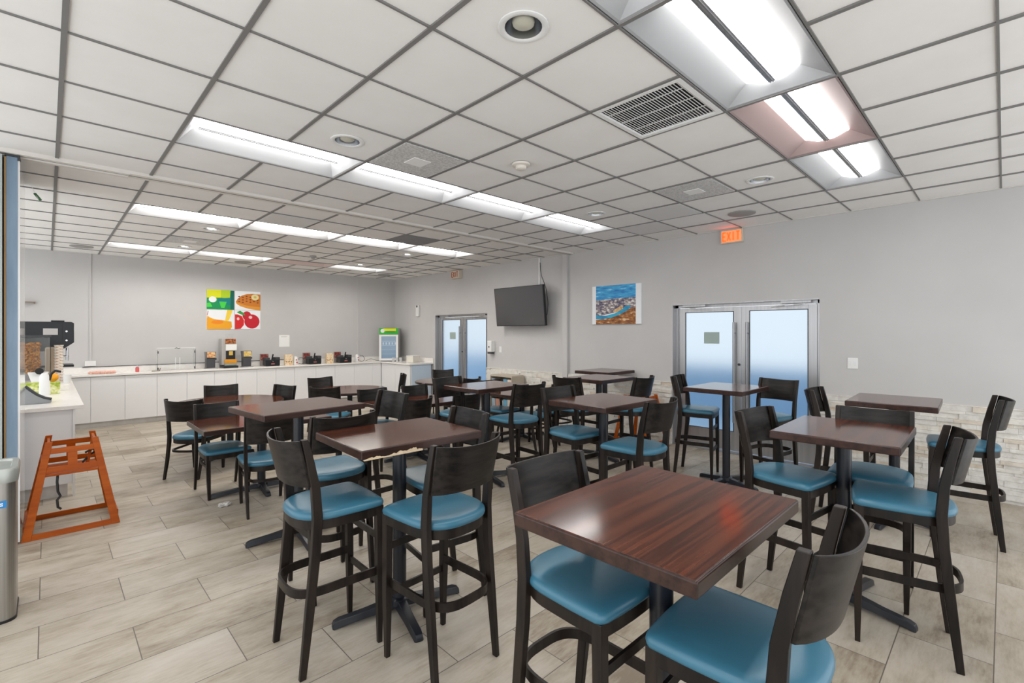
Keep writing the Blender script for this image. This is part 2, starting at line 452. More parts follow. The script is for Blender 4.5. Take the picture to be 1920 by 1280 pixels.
tl = {('row1', -3): 'troffer over the open end of the nearest lamp row', ('row1', -1): 'troffer out of sight at the near end of the nearest lamp row',
 ('row1', 1): 'cut-off lit troffer at the top picture edge, left of the big bright one', ('row1', 3): 'largest lit troffer, double lens, beside the dark slatted return grille',
 ('row1', 5): 'pinkish lit troffer in the middle of the nearest lamp row', ('row1', 7): 'small white lit troffer at the wall end of the nearest lamp row',
 ('row2', 1): 'long lit troffer at the left end of the row in front of the ceiling track', ('row2', 3): 'lit troffer touching the grey perforated diffuser in the row before the track',
 ('row2', 5): 'third lit troffer from the left in the row before the ceiling track', ('row2', 7): 'lit troffer at the right end of the row before the ceiling track',
 ('row3', 1): 'leftmost lit troffer of the row just beyond the ceiling track', ('row3', 3): 'second lit troffer from the left just beyond the ceiling track',
 ('row3', 5): 'lit troffer in front of the dark far grille beyond the track', ('row3', 7): 'rightmost lit troffer of the row just beyond the ceiling track',
 ('row4', 1): 'leftmost lit troffer of the farthest row near the back wall', ('row4', 3): 'second lit troffer of the farthest row near the back wall',
 ('row4', 5): 'unlit pinkish troffer in the gap of the farthest lamp row', ('row4', 7): 'lit troffer at the right end of the farthest row near the back wall'}
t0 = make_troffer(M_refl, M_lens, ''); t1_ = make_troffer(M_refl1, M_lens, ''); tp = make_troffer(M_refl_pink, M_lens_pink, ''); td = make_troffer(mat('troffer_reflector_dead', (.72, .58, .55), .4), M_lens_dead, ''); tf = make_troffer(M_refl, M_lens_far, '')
used = set()
for k, y0, r, kk in troffers:
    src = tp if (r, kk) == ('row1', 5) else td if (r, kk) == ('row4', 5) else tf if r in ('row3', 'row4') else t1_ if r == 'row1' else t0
    grp = {'row1': 'troffers of the nearest row', 'row2': 'troffers before the track', 'row3': 'troffers beyond the track', 'row4': 'troffers near the back wall'}[r]
    if src.name not in used:
        used.add(src.name); src.location = (gx(k), y0, ZC); src['label'] = tl[(r, kk)]; src['group'] = grp
    else: dup(src, (gx(k), y0, ZC), 0, tl[(r, kk)], grp)

# ------------------------------------------------------------------ downlights, vents, detectors
def make_downlight(lit):
    t = thing('downlight', '', 'downlight', group='round recessed downlights')
    obj('trim_ring', B().lathe([(.118, .002), (.118, -.004), (.108, -.007), (.092, -.005), (.086, .0), (.086, .004)], caps=False), M_white, t, smooth=35)
    obj('reflector', B().lathe([(.086, -.002), (.080, .03), (.060, .085), (.0, .088)], caps=False), mat('downlight_chrome', (.42, .43, .44), .25, 1), t, smooth=60)
    obj('bulb', B().lathe([(.0, .002), (.034, .004), (.050, .013), (.053, .025), (.035, .08), (.0, .08)], caps=False), M_bulb_on if lit else M_bulb, t, smooth=60)
    return t
dl = [((1.58, 1.55), 0, 'largest unlit round downlight, right of the top picture middle'), ((1.59, 3.38), 0, 'unlit round downlight between the bright troffer and the perforated diffuser'),
      ((4.74, 1.58), 0, 'unlit round downlight left of the wall-end troffer'), ((4.69, 3.39), 0, 'small unlit round downlight above the river picture'),
      ((1.605, 7.55), 1, 'lit round downlight just behind the leftmost far troffer'), ((1.616, 9.41), 1, 'lit round downlight beside the leftmost troffer of the last row'),
      ((4.685, 7.55), 1, 'lit round downlight beyond the right end of the far troffer row'), ((4.689, 9.38), 1, 'lit round downlight above the right-end troffer of the last row')]
d_off = make_downlight(0); d_on = make_downlight(1); first = {0: True, 1: True}
for (x, y), lit, lb_ in dl:
    s = d_on if lit else d_off
    if first[lit]: s.location = (x, y, ZC + .002); s['label'] = lb_; first[lit] = False
    else: dup(s, (x, y, ZC + .002), 0, lb_)
# return grille
def make_grille(x0, y0, label, n=17, col=None):
    t = thing('return_grille', label, 'air vent', (x0, y0, ZC))
    g = G
    f = B()
    for a in ((0.01, 0.01, g - .01, .04), (.01, g - .04, g - .01, g - .01)): f.b2((a[0], a[1], -.006), (a[2], a[3], .008))
    for a in ((.01, .04, .04, g - .04), (g - .04, .04, g - .01, g - .04)): f.b2((a[0], a[1], -.006), (a[2], a[3], .008))
    obj('frame', f, M_white, t)
    obj('shade_sheet', B().b2((.03, .03, .07), (g - .03, g - .03, .075)), M_vent_shade, t)  # near-black sheet stands for the shade above the slats
    sl = B(); m = 26
    for i in range(m):
        y = .045 + (g - .09) * (i + .5) / m
        r = Matrix.Translation((g / 2, y, .006)) @ Matrix.Rotation(radians(8), 4, 'X')
        sl.box((0, 0, 0), (g - .08, .0060, .0016), M=r)
    for i in (1, 2, 3): sl.b2((g * i / 4 - .0015, .04, .008), (g * i / 4 + .0015, g - .04, .014))
    obj('slats', sl, M_white, t)
    return t
make_grille(gx(4), gy1(-3), 'dark slatted return air grille beside the nearest troffer row')
def make_perf(x0, y0, label, col=M_vent_grey, plate=True):
    t = thing('ceiling_diffuser', label, 'air vent', (x0, y0, ZC), group='perforated ceiling diffusers')
    obj('face', B().b2((.02, .02, -.006), (G - .02, G - .02, .003)), col, t, bevel=.003)
    if plate: obj('centre_plate', B().b2((G * .37, G * .37, -.010), (G * .63, G * .63, -.006)), mat('vent_plate', (.84, .83, .82), .5), t)
    return t
make_perf(gx(3), gy1(0), 'grey perforated diffuser touching the second troffer of the row before the track')
make_perf(gx(7), gy1(-2), 'grey perforated diffuser left of the wall-end troffer of the nearest row')
make_perf(gx(2), gy2(5), 'far grey perforated diffuser at left, near the back wall troffers')
make_perf(gx(7), gy2(4), 'far grey perforated diffuser beside the two right-hand lit downlights')
M_vd = mat('vent_darkgrey', (.22, .22, .23), .6); M_vl = mat('panel_grey', (.70, .695, .69), .7)
make_perf(gx(6), gy2(1), 'dark grey square ceiling grille just beyond the ceiling track', M_vd, False)
make_perf(gx(3), gy2(1), 'pale grey ceiling panel behind the second far troffer', M_vl, False)
make_perf(gx(8), gy1(-1), 'pale grey ceiling panel above the river picture, nearer the camera', M_vl, False)
make_perf(gx(9), gy1(0), 'pale grey ceiling panel above the river picture, nearer the wall', M_vl, False)
sd = thing('smoke_detector', 'round cream smoke detector mid ceiling', 'smoke detector', (2.844, 2.818, ZC))
obj('base', B().lathe([(.075, 0), (.075, -.016), (.055, -.022), (.0, -.022)], caps=False), mat('cream_plastic', (.74, .70, .64), .5), sd, smooth=35)
obj('sensor', B().lathe([(.045, -.02), (.045, -.045), (.033, -.052), (0, -.052)], caps=False), mat('cream_plastic', (.74, .70, .64), .5), sd, smooth=35)
sd2 = B().lathe([(.06, 0), (.06, -.02), (.035, -.03), (.03, -.05), (0, -.05)], c=(3.516, 8.88, ZC), caps=False)
tag(obj('smoke_detector', sd2, mat('grey_plastic', (.35, .34, .33), .5), smooth=35), 'small grey detector on the far ceiling near the unlit pinkish troffer', 'smoke detector')
for (x, y), lb_ in (((5.909, 2.169), 'flat round grey ceiling speaker by the glowing exit sign'), ((.408, 10.56), 'flat round ceiling speaker near the back wall at far left'),
                    ((2.82, 10.64), 'flat round ceiling speaker above the food posters'), ((5.93, 10.6), 'flat round ceiling speaker in the far right corner')):
    tag(obj('ceiling_speaker', B().lathe([(.15, 0.003), (.15, -.005), (.135, -.010), (0, -.011)], c=(x, y, ZC), caps=False, n=32), mat('speaker_grey', (.33, .32, .31), .6), smooth=30), lb_, 'ceiling speaker', 'round ceiling speakers')

# ------------------------------------------------------------------ seating
def D_outline(w, yf, yb, ym=-.02, ex=2.5, rc=.035, nf=5):
    pts = []
    # front edge left->right slightly bowed
    for i in range(nf + 1):
        x = -w + rc + (2 * w - 2 * rc) * i / nf
        pts.append((x, yf + .012 * (1 - (x / w) ** 2)))
    cx_, cy_ = w - rc, yf - rc + .002
    for a in (65, 40, 15): pts.append((cx_ + rc * cos(radians(a)), cy_ + rc * sin(radians(a))))
    pts.append((w, (yf - rc + ym) * .5))
    n = 22
    for i in range(n + 1):
        a = pi * i / n
        c_, s_ = cos(a), sin(a)
        pts.append((w * .985 * math.copysign(abs(c_) ** (2 / ex), c_), ym + (yb - ym) * abs(s_) ** (2 / ex)))
    pts.append((-w, (yf - rc + ym) * .5))
    for a in (165, 140, 115): pts.append((-cx_ + rc * cos(radians(a)), cy_ + rc * sin(radians(a))))
    return pts
def cushion(b, out, z, H, cy):
    prof = [(.955, 0), (.99, .004), (1.0, H * .30), (1.0, H * .45), (.985, H * .68), (.94, H * .86), (.85, H * .97), (.68, H * 1.07), (.42, H * 1.14), (.15, H * 1.17)]
    b.loops([[(x * s, cy + (y - cy) * s, z + zz) for x, y in out] for s, zz in prof])
def ring_path(w, yf, ym, yb, ex=3.2, n=24):
    p = [(w, yf), (w, (yf + ym) / 2)]
    for i in range(n + 1):
        a = pi * i / n
        p.append((w * math.copysign(abs(cos(a)) ** (2 / ex), cos(a)), ym + (yb - ym) * abs(sin(a)) ** (2 / ex)))
    return p + [(-w, (yf + ym) / 2), (-w, yf)]
def make_chair(name, cat, P):
    t = thing(name, '', cat)
    zs = P['zs']
    out = D_outline(P['w'], P['yf'], P['yb'])
    b = B(); cushion(b, out, zs - .022, .045, -.02)
    obj('seat', b, M_seat, t, smooth=80)
    o2 = D_outline(P['w'] - .008, P['yf'] - .008, P['yb'] + .008)
    obj('seat_frame', B().prism(o2, zs - .068, zs - .020), M_chair, t, bevel=.003, smooth=35)
    for s in (-1, 1):
        obj('leg', B().post([(s * a, y, z, wx, wy) for a, y, z, wx, wy in P['post']]), M_chair, t, bevel=.004)
    for s in (-1, 1):
        obj('leg', B().post([(s * a, y, z, wx, wy) for a, y, z, wx, wy in P['front']]), M_chair, t, bevel=.003)
    # curved plywood back panel
    z0, z1 = P['pz']; y0, y1 = P['py']; bb = B(); n = 18; rings = []
    for i in range(n + 1):
        u = -1 + 2 * i / n; x = u
        f = (1 - abs(u) ** 2.4) ** .85
        def pt(z, y, w_, off): return (x * w_, y - .021 - P['bow'] * f - off, z)
        wb, wt = P['pw']
        zt = z1 - P['scoop'] * (1 - u * u)
        rings.append([pt(z0, y0, wb, 0), pt(zt, y1, wt, 0), pt(zt, y1, wt, .011), pt(z0, y0, wb, .011)])
    bb.loops(rings)
    obj('backrest', bb, M_ply, t, bevel=.002, smooth=35)
    r = P['ring']
    obj('footrest_ring', B().strip(ring_path(*r['path']), r['z0'], r['z1'], r['th']), M_chair, t, smooth=40)
    for z0, z1, x, y, th in P['bars']:
        obj('stretcher', B().b2((-x, y - th / 2, z0), (x, y + th / 2, z1)), M_chair, t, bevel=.002)
    return t
STOOL = dict(zs=.757, w=.215, yf=.198, yb=-.238,
    post=[(.196, -.228, 0, .024, .032), (.196, -.196, .30, .030, .042), (.197, -.166, .60, .031, .046), (.198, -.158, .76, .031, .047), (.199, -.168, .90, .030, .043), (.2, -.193, 1.03, .028, .038), (.2, -.221, 1.148, .027, .032)],
    front=[(.184, .179, 0, .024, .024), (.186, .177, .32, .037, .037), (.187, .172, .738, .040, .040)],
    pz=(.912, 1.145), py=(-.168, -.219), pw=(.200, .206), bow=.062, scoop=.012,
    ring=dict(path=(.176, .172, -.05, -.252), z0=.362, z1=.405, th=.012),
    bars=[(.548, .585, .175, .176, .014), (.305, .342, .175, .178, .014)])
DINER = dict(zs=.462, w=.212, yf=.225, yb=-.262,
    post=[(.192, -.284, 0, .022, .030), (.194, -.235, .20, .027, .036), (.197, -.200, .40, .029, .040), (.198, -.195, .48, .029, .040), (.2, -.208, .66, .028, .036), (.202, -.243, .907, .026, .030)],
    front=[(.175, .205, 0, .025, .025), (.181, .203, .2, .034, .034), (.184, .198, .443, .038, .038)],
    pz=(.655, .905), py=(-.207, -.241), pw=(.201, .208), bow=.068, scoop=.019,
    ring=dict(path=(.174, .198, -.05, -.262), z0=.300, z1=.324, th=.014),
    bars=[])
stool0 = make_chair('bar_stool', 'bar stool', STOOL)
diner0 = make_chair('dining_chair', 'chair', DINER)
stools = [
 ('A', 1.107, 2.529, -91.2, 'blue-seated bar stool left of the chipped high table, its bent back towards the camera'),
 ('B', 1.446, 2.038, 3.8, 'bar stool seen from behind at the near side of the chipped high table'),
 ('C', 1.356, 3.157, 1.1, 'bar stool squeezed between the chipped high table and the high table behind it'),
 ('D', 1.79, 2.515, 82.1, 'bar stool at the far right side of the chipped high table, facing it'),
 ('E', 1.458, 1.072, 179.2, 'bar stool tucked under the left side of the largest foreground table'),
 ('F', 1.479, 0.554, 1.4, 'nearest bar stool, cut off by the bottom edge, right of the foreground table'),
 ('G', 3.397, 0.95, 171.3, 'bar stool on the left of the shiny high table, right of the foreground table'),
 ('H', 3.800, 0.600, 94.6, 'bar stool facing the camera behind the shiny high table at right'),
 ('I', 3.347, 0.405, 9.3, 'bar stool seen side-on at the near side of the shiny high table at right'),
 ('J', 5.359, 0.252, 5.7, 'rightmost bar stool, against the white stone wainscot'),
 ('K', 5.099, 0.985, 182.4, 'bar stool seen edge-on at the left of the high table by the stone wainscot'),
 ('L', 5.501, 2.510, 193.0, 'bar stool left of the high table in front of the frosted door'),
 ('M', 5.600, 1.79, 78.0, 'bar stool right of the high table in front of the frosted door'),
 ('N', 3.459, 2.735, 174.7, 'bar stool left of the centre high table, seat corner towards the camera'),
 ('O', 3.372, 2.058, 0.3, 'bar stool seen from behind at the near right side of the centre high table'),
 ('P', 3.551, 3.600, -3.9, 'bar stool seen from behind, left of the centre high table, at the high table beyond'),
 ('Q', 3.335, 4.265, 185.3, 'bar stool behind the left end of the high table before the far frosted door'),
 ('R', 4.597, 3.579, -92.1, 'bar stool on the left of the high table below the river picture'),
 ('U', 5.009, 3.170, 3.4, 'bar stool on the near right of the high table below the river picture'),
 ('S1', 1.925, 3.687, 92.4, 'bar stool just right of the high table with the orange reflection'),
]
diners = [
 ('d1', 1.285, 6.675, -44.5, 'leftmost dining chair, standing before the white cabinets on the open floor'),
 ('d2', 1.772, 7.66, 171.5, 'dining chair at the far side of the leftmost round table'),
 ('d3', 1.321, 5.690, 181.3, 'dining chair whose back rises behind the low rectangular table at left'),
 ('d4', 2.222, 7.134, 109.5, 'dining chair right of the leftmost round table, before the cabinets'),
 ('d5', 1.505, 4.947, -6.5, 'dining chair in front of the low rectangular table at left, back to the camera'),
 ('d6', 2.960, 6.800, -45.2, 'dining chair at the near left side of the middle round table'),
 ('d7', 3.332, 7.829, 184.0, 'dining chair at the far side of the middle round table, before the cabinets'),
 ('e1', 5.10, 5.500, 181.5, 'dining chair behind the low table near the magazine rack'),
 ('V', 5.07, 4.82, 0, 'dining chair on the near side of the low table near the magazine rack, left one'),
 ('V2', 5.60, 4.82, -3, 'dining chair on the near side of the low table near the magazine rack, right one'),
 ('g1', 5.081, 6.478, 11.5, 'dining chair on the near side of the round table by the far frosted door'),
 ('W1', 5.70, 7.80, 151.1, 'dining chair on the far side of the round table by the far frosted door'),
 ('S0', 3.15, 5.700, 181.0, 'dining chair on the far left side of the middle low table'),
 ('S2', 3.062, 5.000, 8.0, 'dining chair on the near left side of the middle low table'),
 ('S2b', 3.80, 4.96, 0.0, 'dining chair on the near right side of the middle low table'),
 ('S3', 3.81, 5.69, 181.3, 'dining chair on the far right side of the middle low table'),
 ('S4', 4.42, 7.78, 59.0, 'dining chair seen edge-on right of the middle round table'),
]
for i, (n, x, y, a, lb_) in enumerate(stools):
    if i == 0: stool0.location = (x, y, 0); stool0.rotation_euler = (0, 0, radians(a)); stool0['label'] = lb_; stool0['group'] = 'bar stools at the high tables'
    else: dup(stool0, (x, y, 0), radians(a), lb_)
for i, (n, x, y, a, lb_) in enumerate(diners):
    if i == 0: diner0.location = (x, y, 0); diner0.rotation_euler = (0, 0, radians(a)); diner0['label'] = lb_; diner0['group'] = 'low dining chairs'
    else: dup(diner0, (x, y, 0), radians(a), lb_)

# ------------------------------------------------------------------ tables
def base_parts(t, h, arms=((.385, 0), (-.385, 0), (0, .33), (0, -.36)), rot=-12, r=.040):
    obj('column', B().cyl((0, 0, .05), (0, 0, h - .052), r, n=28).lathe([(.062, .045), (.060, .075), (r, .085)], n=28), M_metalb, t, smooth=35)
    b = B()
    for ax, ay in arms:
        L = math.hypot(ax, ay); a = math.atan2(ay, ax) + radians(rot)
        R = Matrix.Rotation(a, 4, 'Z')
        secs = [(0.0, .036, .026, .075), (.08, .034, .024, .072), (L * .55, .030, .018, .056), (L - .035, .029, .008, .046), (L - .008, .026, .0, .036), (L, .018, .0, .020)]
        rings = []
        for x, w_, zb, zt in secs:
            rings.append([R @ Vector((x, y, z)) for y, z in ((-w_, zb), (w_, zb), (w_ * .75, zt), (-w_ * .75, zt))])
        b.loops(rings)
    obj('base', b, M_metalb, t, bevel=.003)
    obj('mounting_plate', B().box((0, 0, h - .054), (.34, .34, .012)), M_metalb, t)
def make_table(name, cat, a, b_, h, label, loc, rz=0, th=.046, group=None, **k):
    t = thing(name, label, cat, loc, rz, group)
    top = B().box((0, 0, h - .004), (a - .011, b_ - .011, .008))
    edge = B().box((0, 0, h - .0012 - th / 2), (a, b_, th))
    obj('table_edge', edge, M_edge, t, bevel=.007, seg=3)
    obj('table_top', top, M_top, t, bevel=.002)
    base_parts(t, h, **k)
    return t
HT = 1.067
tabs = [
 ('T1', 1.515, .822, .81, .625, 0, 'largest foreground high table with a glossy mahogany top'),
 ('T2', 1.520, 2.535, .77, .625, -2, 'high table with a chipped lower edge between three bar stools'),
 ('T3', 1.480, 4.04, .82, .665, 6, 'high table behind the chipped one, beside the low table at left'),
 ('T4', 3.585, 4.10, .765, .60, 0, 'high table before the far frosted door, corner towards the camera'),
 ('T5', 3.534, 2.475, .76, .62, -2, 'centre high table with its corner towards the camera'),
 ('T6', 5.275, 3.765, .755, .63, 0, 'high table below the river picture, in front of the one at the wall'),
 ('T7', 6.285, 4.375, .72, .63, 0, 'high table pushed to the wall right under the river picture'),
 ('T8', 5.350, 2.128, .77, .62, 0, 'high table in front of the near frosted double door'),
 ('T9', 3.530, .690, .765, .625, 1, 'shiny high table among three stools right of the foreground table'),
 ('T10', 5.390, .680, .755, .615, 2, 'high table by the stone wainscot at right'),
]
for n, x, y, a, b_, rz, lb_ in tabs:
    t = make_table('high_table', 'table', a, b_, HT, lb_, (x, y, 0), radians(rz), group='square high tables')
    if n == 'T2':
        rr = random.Random(5); pts = []
        m = 40
        for i in range(m + 1):
            u = i / m; x0 = -.37 + .34 * u
            hgt = .004 + .012 * abs(sin(u * 9)) * rr.uniform(.4, 1) + (.010 if .55 < u < .9 else 0)
            pts.append((x0, hgt))
        cb = B()
        for i in range(m):
            (xa, ha), (xb, hb) = pts[i], pts[i + 1]; zb = HT - .0515
            cb.loops([[(xa, -b_ / 2 - .0012, zb), (xb, -b_ / 2 - .0012, zb), (xb, -b_ / 2 - .0012, zb + hb), (xa, -b_ / 2 - .0012, zb + ha)],
                      [(xa, -b_ / 2 + .012, zb), (xb, -b_ / 2 + .012, zb), (xb, -b_ / 2 + .012, zb + hb), (xa, -b_ / 2 + .012, zb + ha)]])
        lab(obj('chipped_edge', cb, M_chip, t), 'pale raw board showing where the edge has chipped off')
LA = ((.47, 0), (-.47, 0), (0, .30), (0, -.30))
for x, y, a, b_, rz, lb_, bx in ((1.63, 5.49, 1.20, .75, 0, 'low rectangular dining table at left, its end towards the open floor', 0),
                       (3.55, 5.47, 1.20, .75, 0, 'low rectangular dining table in the middle, between four chairs', 0),
                       (5.37, 5.30, 1.18, .74, 0, 'low rectangular dining table near the magazine rack', 0)):
    make_table('dining_table', 'table', a, b_, .75, lb_, (x, y, 0), radians(rz), arms=LA, rot=-4, group='low rectangular tables')
for x, y, r, lb_ in ((1.75, 7.19, .65, 'leftmost round dining table, before the white cabinets'), (3.49, 7.33, .585, 'round dining table in the middle of the far room'),
                     (5.42, 7.38, .575, 'round dining table next to the far frosted door')):
    t = thing('round_table', lb_, 'table', (x, y, 0), 0, 'round dining tables')
    obj('table_edge', B().lathe([(0, .712), (r - .012, .712), (r - .002, .718), (r, .728), (r - .003, .742), (r - .010, .746)], n=64, caps=False), M_edge, t, smooth=40)
    obj('table_top', B().lathe([(r - .009, .738), (r - .009, .7465), (r - .012, .75), (0, .75)], n=64, caps=False), M_top, t, smooth=40)
    base_parts(t, .75, arms=((.34, 0), (-.34, 0), (0, .34), (0, -.34)), rot=20)
# small yellow caddy on the leftmost round table

# ------------------------------------------------------------------ cabinets and counters
def cabinet(name, lo, hi, face, doors, label, kick=.10):
    """carcass with door fronts; face 'y-' or 'x-' ; doors = list of edges along the face"""
    t = thing(name, label, 'cabinet', (0, 0, 0))
    (x0, y0), (x1, y1) = lo, hi
    H = .895
    if face == 'y-':
        obj('body', B().b2((x0, y0 + .02, kick), (x1, y1, H)), M_lam, t)
        obj('kick_plate', B().b2((x0, y0 + .055, 0), (x1, y0 + .075, kick)), M_kick, t)
        for a, b_ in zip(doors[:-1], doors[1:]): obj('door', B().b2((a + .002, y0, kick), (b_ - .002, y0 + .018, H - .012)), M_lam, t, bevel=.001)
    else:
        obj('body', B().b2((x0 + .02, y0, kick), (x1, y1, H)), M_lam, t)
        obj('kick_plate', B().b2((x0 + .055, y0 + .03, 0), (x0 + .075, y1, kick)), M_kick, t)
        for a, b_ in zip(doors[:-1], doors[1:]): obj('door', B().b2((x0, a + .002, kick), (x0 + .018, b_ - .002, H - .012)), M_lam, t, bevel=.001)
    return t
YC = 11.0
cabs = [([.08, .54, 1.003], 'leftmost white two-door base cabinet on the back wall'), ([1.003, 1.47, 1.94], 'white two-door base cabinet below the clear display stand'),
        ([1.94, 2.40], 'single-door white base cabinet left of the juice machine'), ([2.40, 2.79, 3.18], 'white two-door base cabinet below the juice machine'),
        ([3.18, 3.56, 3.95], 'white two-door base cabinet below the leftmost waffle iron'), ([3.95, 4.42, 4.87], 'white two-door base cabinet below the middle waffle iron'),
        ([4.87, 5.35, 5.83], 'white two-door base cabinet below the rightmost waffle iron')]
for ed, lb_ in cabs: cabinet('base_cabinet', (ed[0], YC), (ed[-1], YB - .005), 'y-', ed, lb_)['group'] = 'white base cabinets'
tag(obj('corner_cabinet', B().b2((5.832, YC + .004, .0), (6.07, YB - .005, .895)), M_lam), 'narrow white corner filler of the base cabinets below the fridge', 'cabinet')
rc = thing('end_cabinet', 'white return cabinet with a bluish end panel beside the far door', 'cabinet')
obj('body', B().b2((6.10, 9.67, .10), (XR - .05, YB - .005, .895)), M_lam, rc)
obj('kick_plate', B().b2((6.14, 9.70, 0), (XR - .05, YC, .10)), M_kick, rc)
for a, b_ in ((9.67, 10.33), (10.335, 10.99)): obj('door', B().b2((6.075, a + .002, .10), (6.095, b_ - .002, .885)), M_lam, rc)
obj('end_panel', B().b2((6.12, 9.652, .0), (XR - .05, 9.668, .885)), mat('bluish_panel', (.56, .65, .74), .35), rc)
ct = B().prism([(.02, YC - .03), (6.04, YC - .03), (6.04, 9.62), (XR - .003, 9.62), (XR - .003, YB - .003), (.02, YB - .003)], .8955, .930)
cto = tag(obj('countertop', ct, M_quartz, bevel=.003), 'long cream countertop along the back wall with its upstand', 'countertop')
obj('backsplash', B().b2((.02, YB - .022, .9305), (XR - .003, YB - .003, 1.035)).b2((XR - .022, 9.62, .9305), (XR - .003, YB - .022, 1.035)), M_quartz, cto)
# side counter at left
sc_ = thing('side_counter', 'white counter at far left with a clear end towards the camera', 'counter')
obj('body', B().b2((-1.85, 6.62, .13), (.185, 10.93, .885)), M_lam, sc_)
obj('kick_plate', B().b2((-1.85, 6.66, 0), (.15, 10.93, .13)), M_kick, sc_)
obj('end_post', B().b2((.187, 6.60, .0), (.205, 6.66, .885)), M_lam, sc_)
obj('worktop', B().b2((-1.88, 6.555, .885), (.272, 10.96, .922)), M_quartz, sc_, bevel=.003)
ri = B().b2((-1.4, 8.35, .9225), (.20, 10.3, .996))
tag(obj('counter_riser', ri, M_quartz, bevel=.002), 'cream riser slab on the left counter carrying cups and dispensers', 'shelf')

# ------------------------------------------------------------------ partition panels at left
pp = thing('folding_partition_panel', 'blue-edged glossy white partition panel standing on end at far left', 'partition')
obj('face_panel', B().b2((-.165, 5.375, .02), (-.152, 6.55, ZC - .04)), mat('gloss_white_laminate', (.80, .80, .79), .08, spec=.7), pp)
obj('edge', B().b2((-.226, 5.37, .02), (-.165, 6.55, ZC - .045)), M_blue, pp)
obj('panel_strip', B().b2((-.238, 5.375, .02), (-.2265, 6.5, ZC - .05)), noisy('pale_wood', (.42, .25, .11), (.50, .31, .14), 6, .6, (4, 4, .4)), pp)
obj('top_bracket', B().b2((-.235, 5.36, ZC - .044), (-.15, 5.50, ZC - .023)).b2((-.165, 5.355, ZC - .07), (-.15, 5.37, ZC - .03)), M_dgrey, pp)
p2 = thing('folding_partition_panel', 'grey-green partition panel behind the wooden strip at the left picture edge', 'partition')
obj('face_panel', B().b2((-.36, 5.34, .02), (-.247, 6.5, ZC - .045)), mat('greygreen_panel', (.42, .47, .46), .5), p2)
obj('panel_strip', B().b2((-.2465, 5.42, .02), (-.2385, 6.5, ZC - .045)), mat('gap_shade', (.03, .025, .02), .6), p2)  # dark strip stands for shade in the gap between the panels
# green clip hanging
cp = B().tube([(-.11, 6.45, 3.06), (-.075, 6.5, 2.98), (-.06, 6.52, 2.95)], .0015)
co = tag(obj('hanging_clip', cp, M_white), 'tiny green clip hanging from the ceiling at far left', 'clip')
obj('clip', B().beam((-.085, 6.49, 2.995), (-.045, 6.55, 2.95), .018, .014), mat('clip_green', (.02, .16, .04), .5), co)

# ------------------------------------------------------------------ trash can
tc = thing('trash_can', 'tall brushed steel trash can at the left picture edge with a blue label', 'trash can', (-.33, 4.15, 0))
def rrect(w, d, r, n=5):
    p = []
    for cx_, cy_, a0 in ((w / 2 - r, d / 2 - r, 0), (-w / 2 + r, d / 2 - r, 90), (-w / 2 + r, -d / 2 + r, 180), (w / 2 - r, -d / 2 + r, 270)):
        for i in range(n + 1):
            a = radians(a0 + 90 * i / n); p.append((cx_ + r * cos(a), cy_ + r * sin(a)))
    return p
obj('body', B().prism(rrect(.40, .34, .05), .012, .80), M_steel, tc, smooth=40)
obj('base_ring', B().prism(rrect(.41, .35, .055), 0, .014), M_black, tc, smooth=40)
lidb = B()
lidb.loops([[(x, y, .80) for x, y in rrect(.42, .36, .055)], [(x, y, .865) for x, y in rrect(.425, .365, .057)], [(x, y, .880) for x, y in rrect(.41, .35, .05)], [(x, y, .880) for x, y in rrect(.36, .30, .04)], [(x, y, .868) for x, y in rrect(.35, .29, .04)]])
obj('lid', lidb, noisy('lid_steel', (.38, .40, .37), (.46, .48, .45), 6, .4, metal=.6), tc, smooth=30)
lb = B().b2((.07, -.173, .66), (.165, -.170, .70)); lbl = obj('label', lb, mat('label_blue', (.02, .22, .55), .4), tc)
obj('label_text', B().b2((.09, -.1738, .682), (.15, -.173, .688)).b2((.09, -.1738, .671), (.15, -.173, .677)), M_paper, lbl)

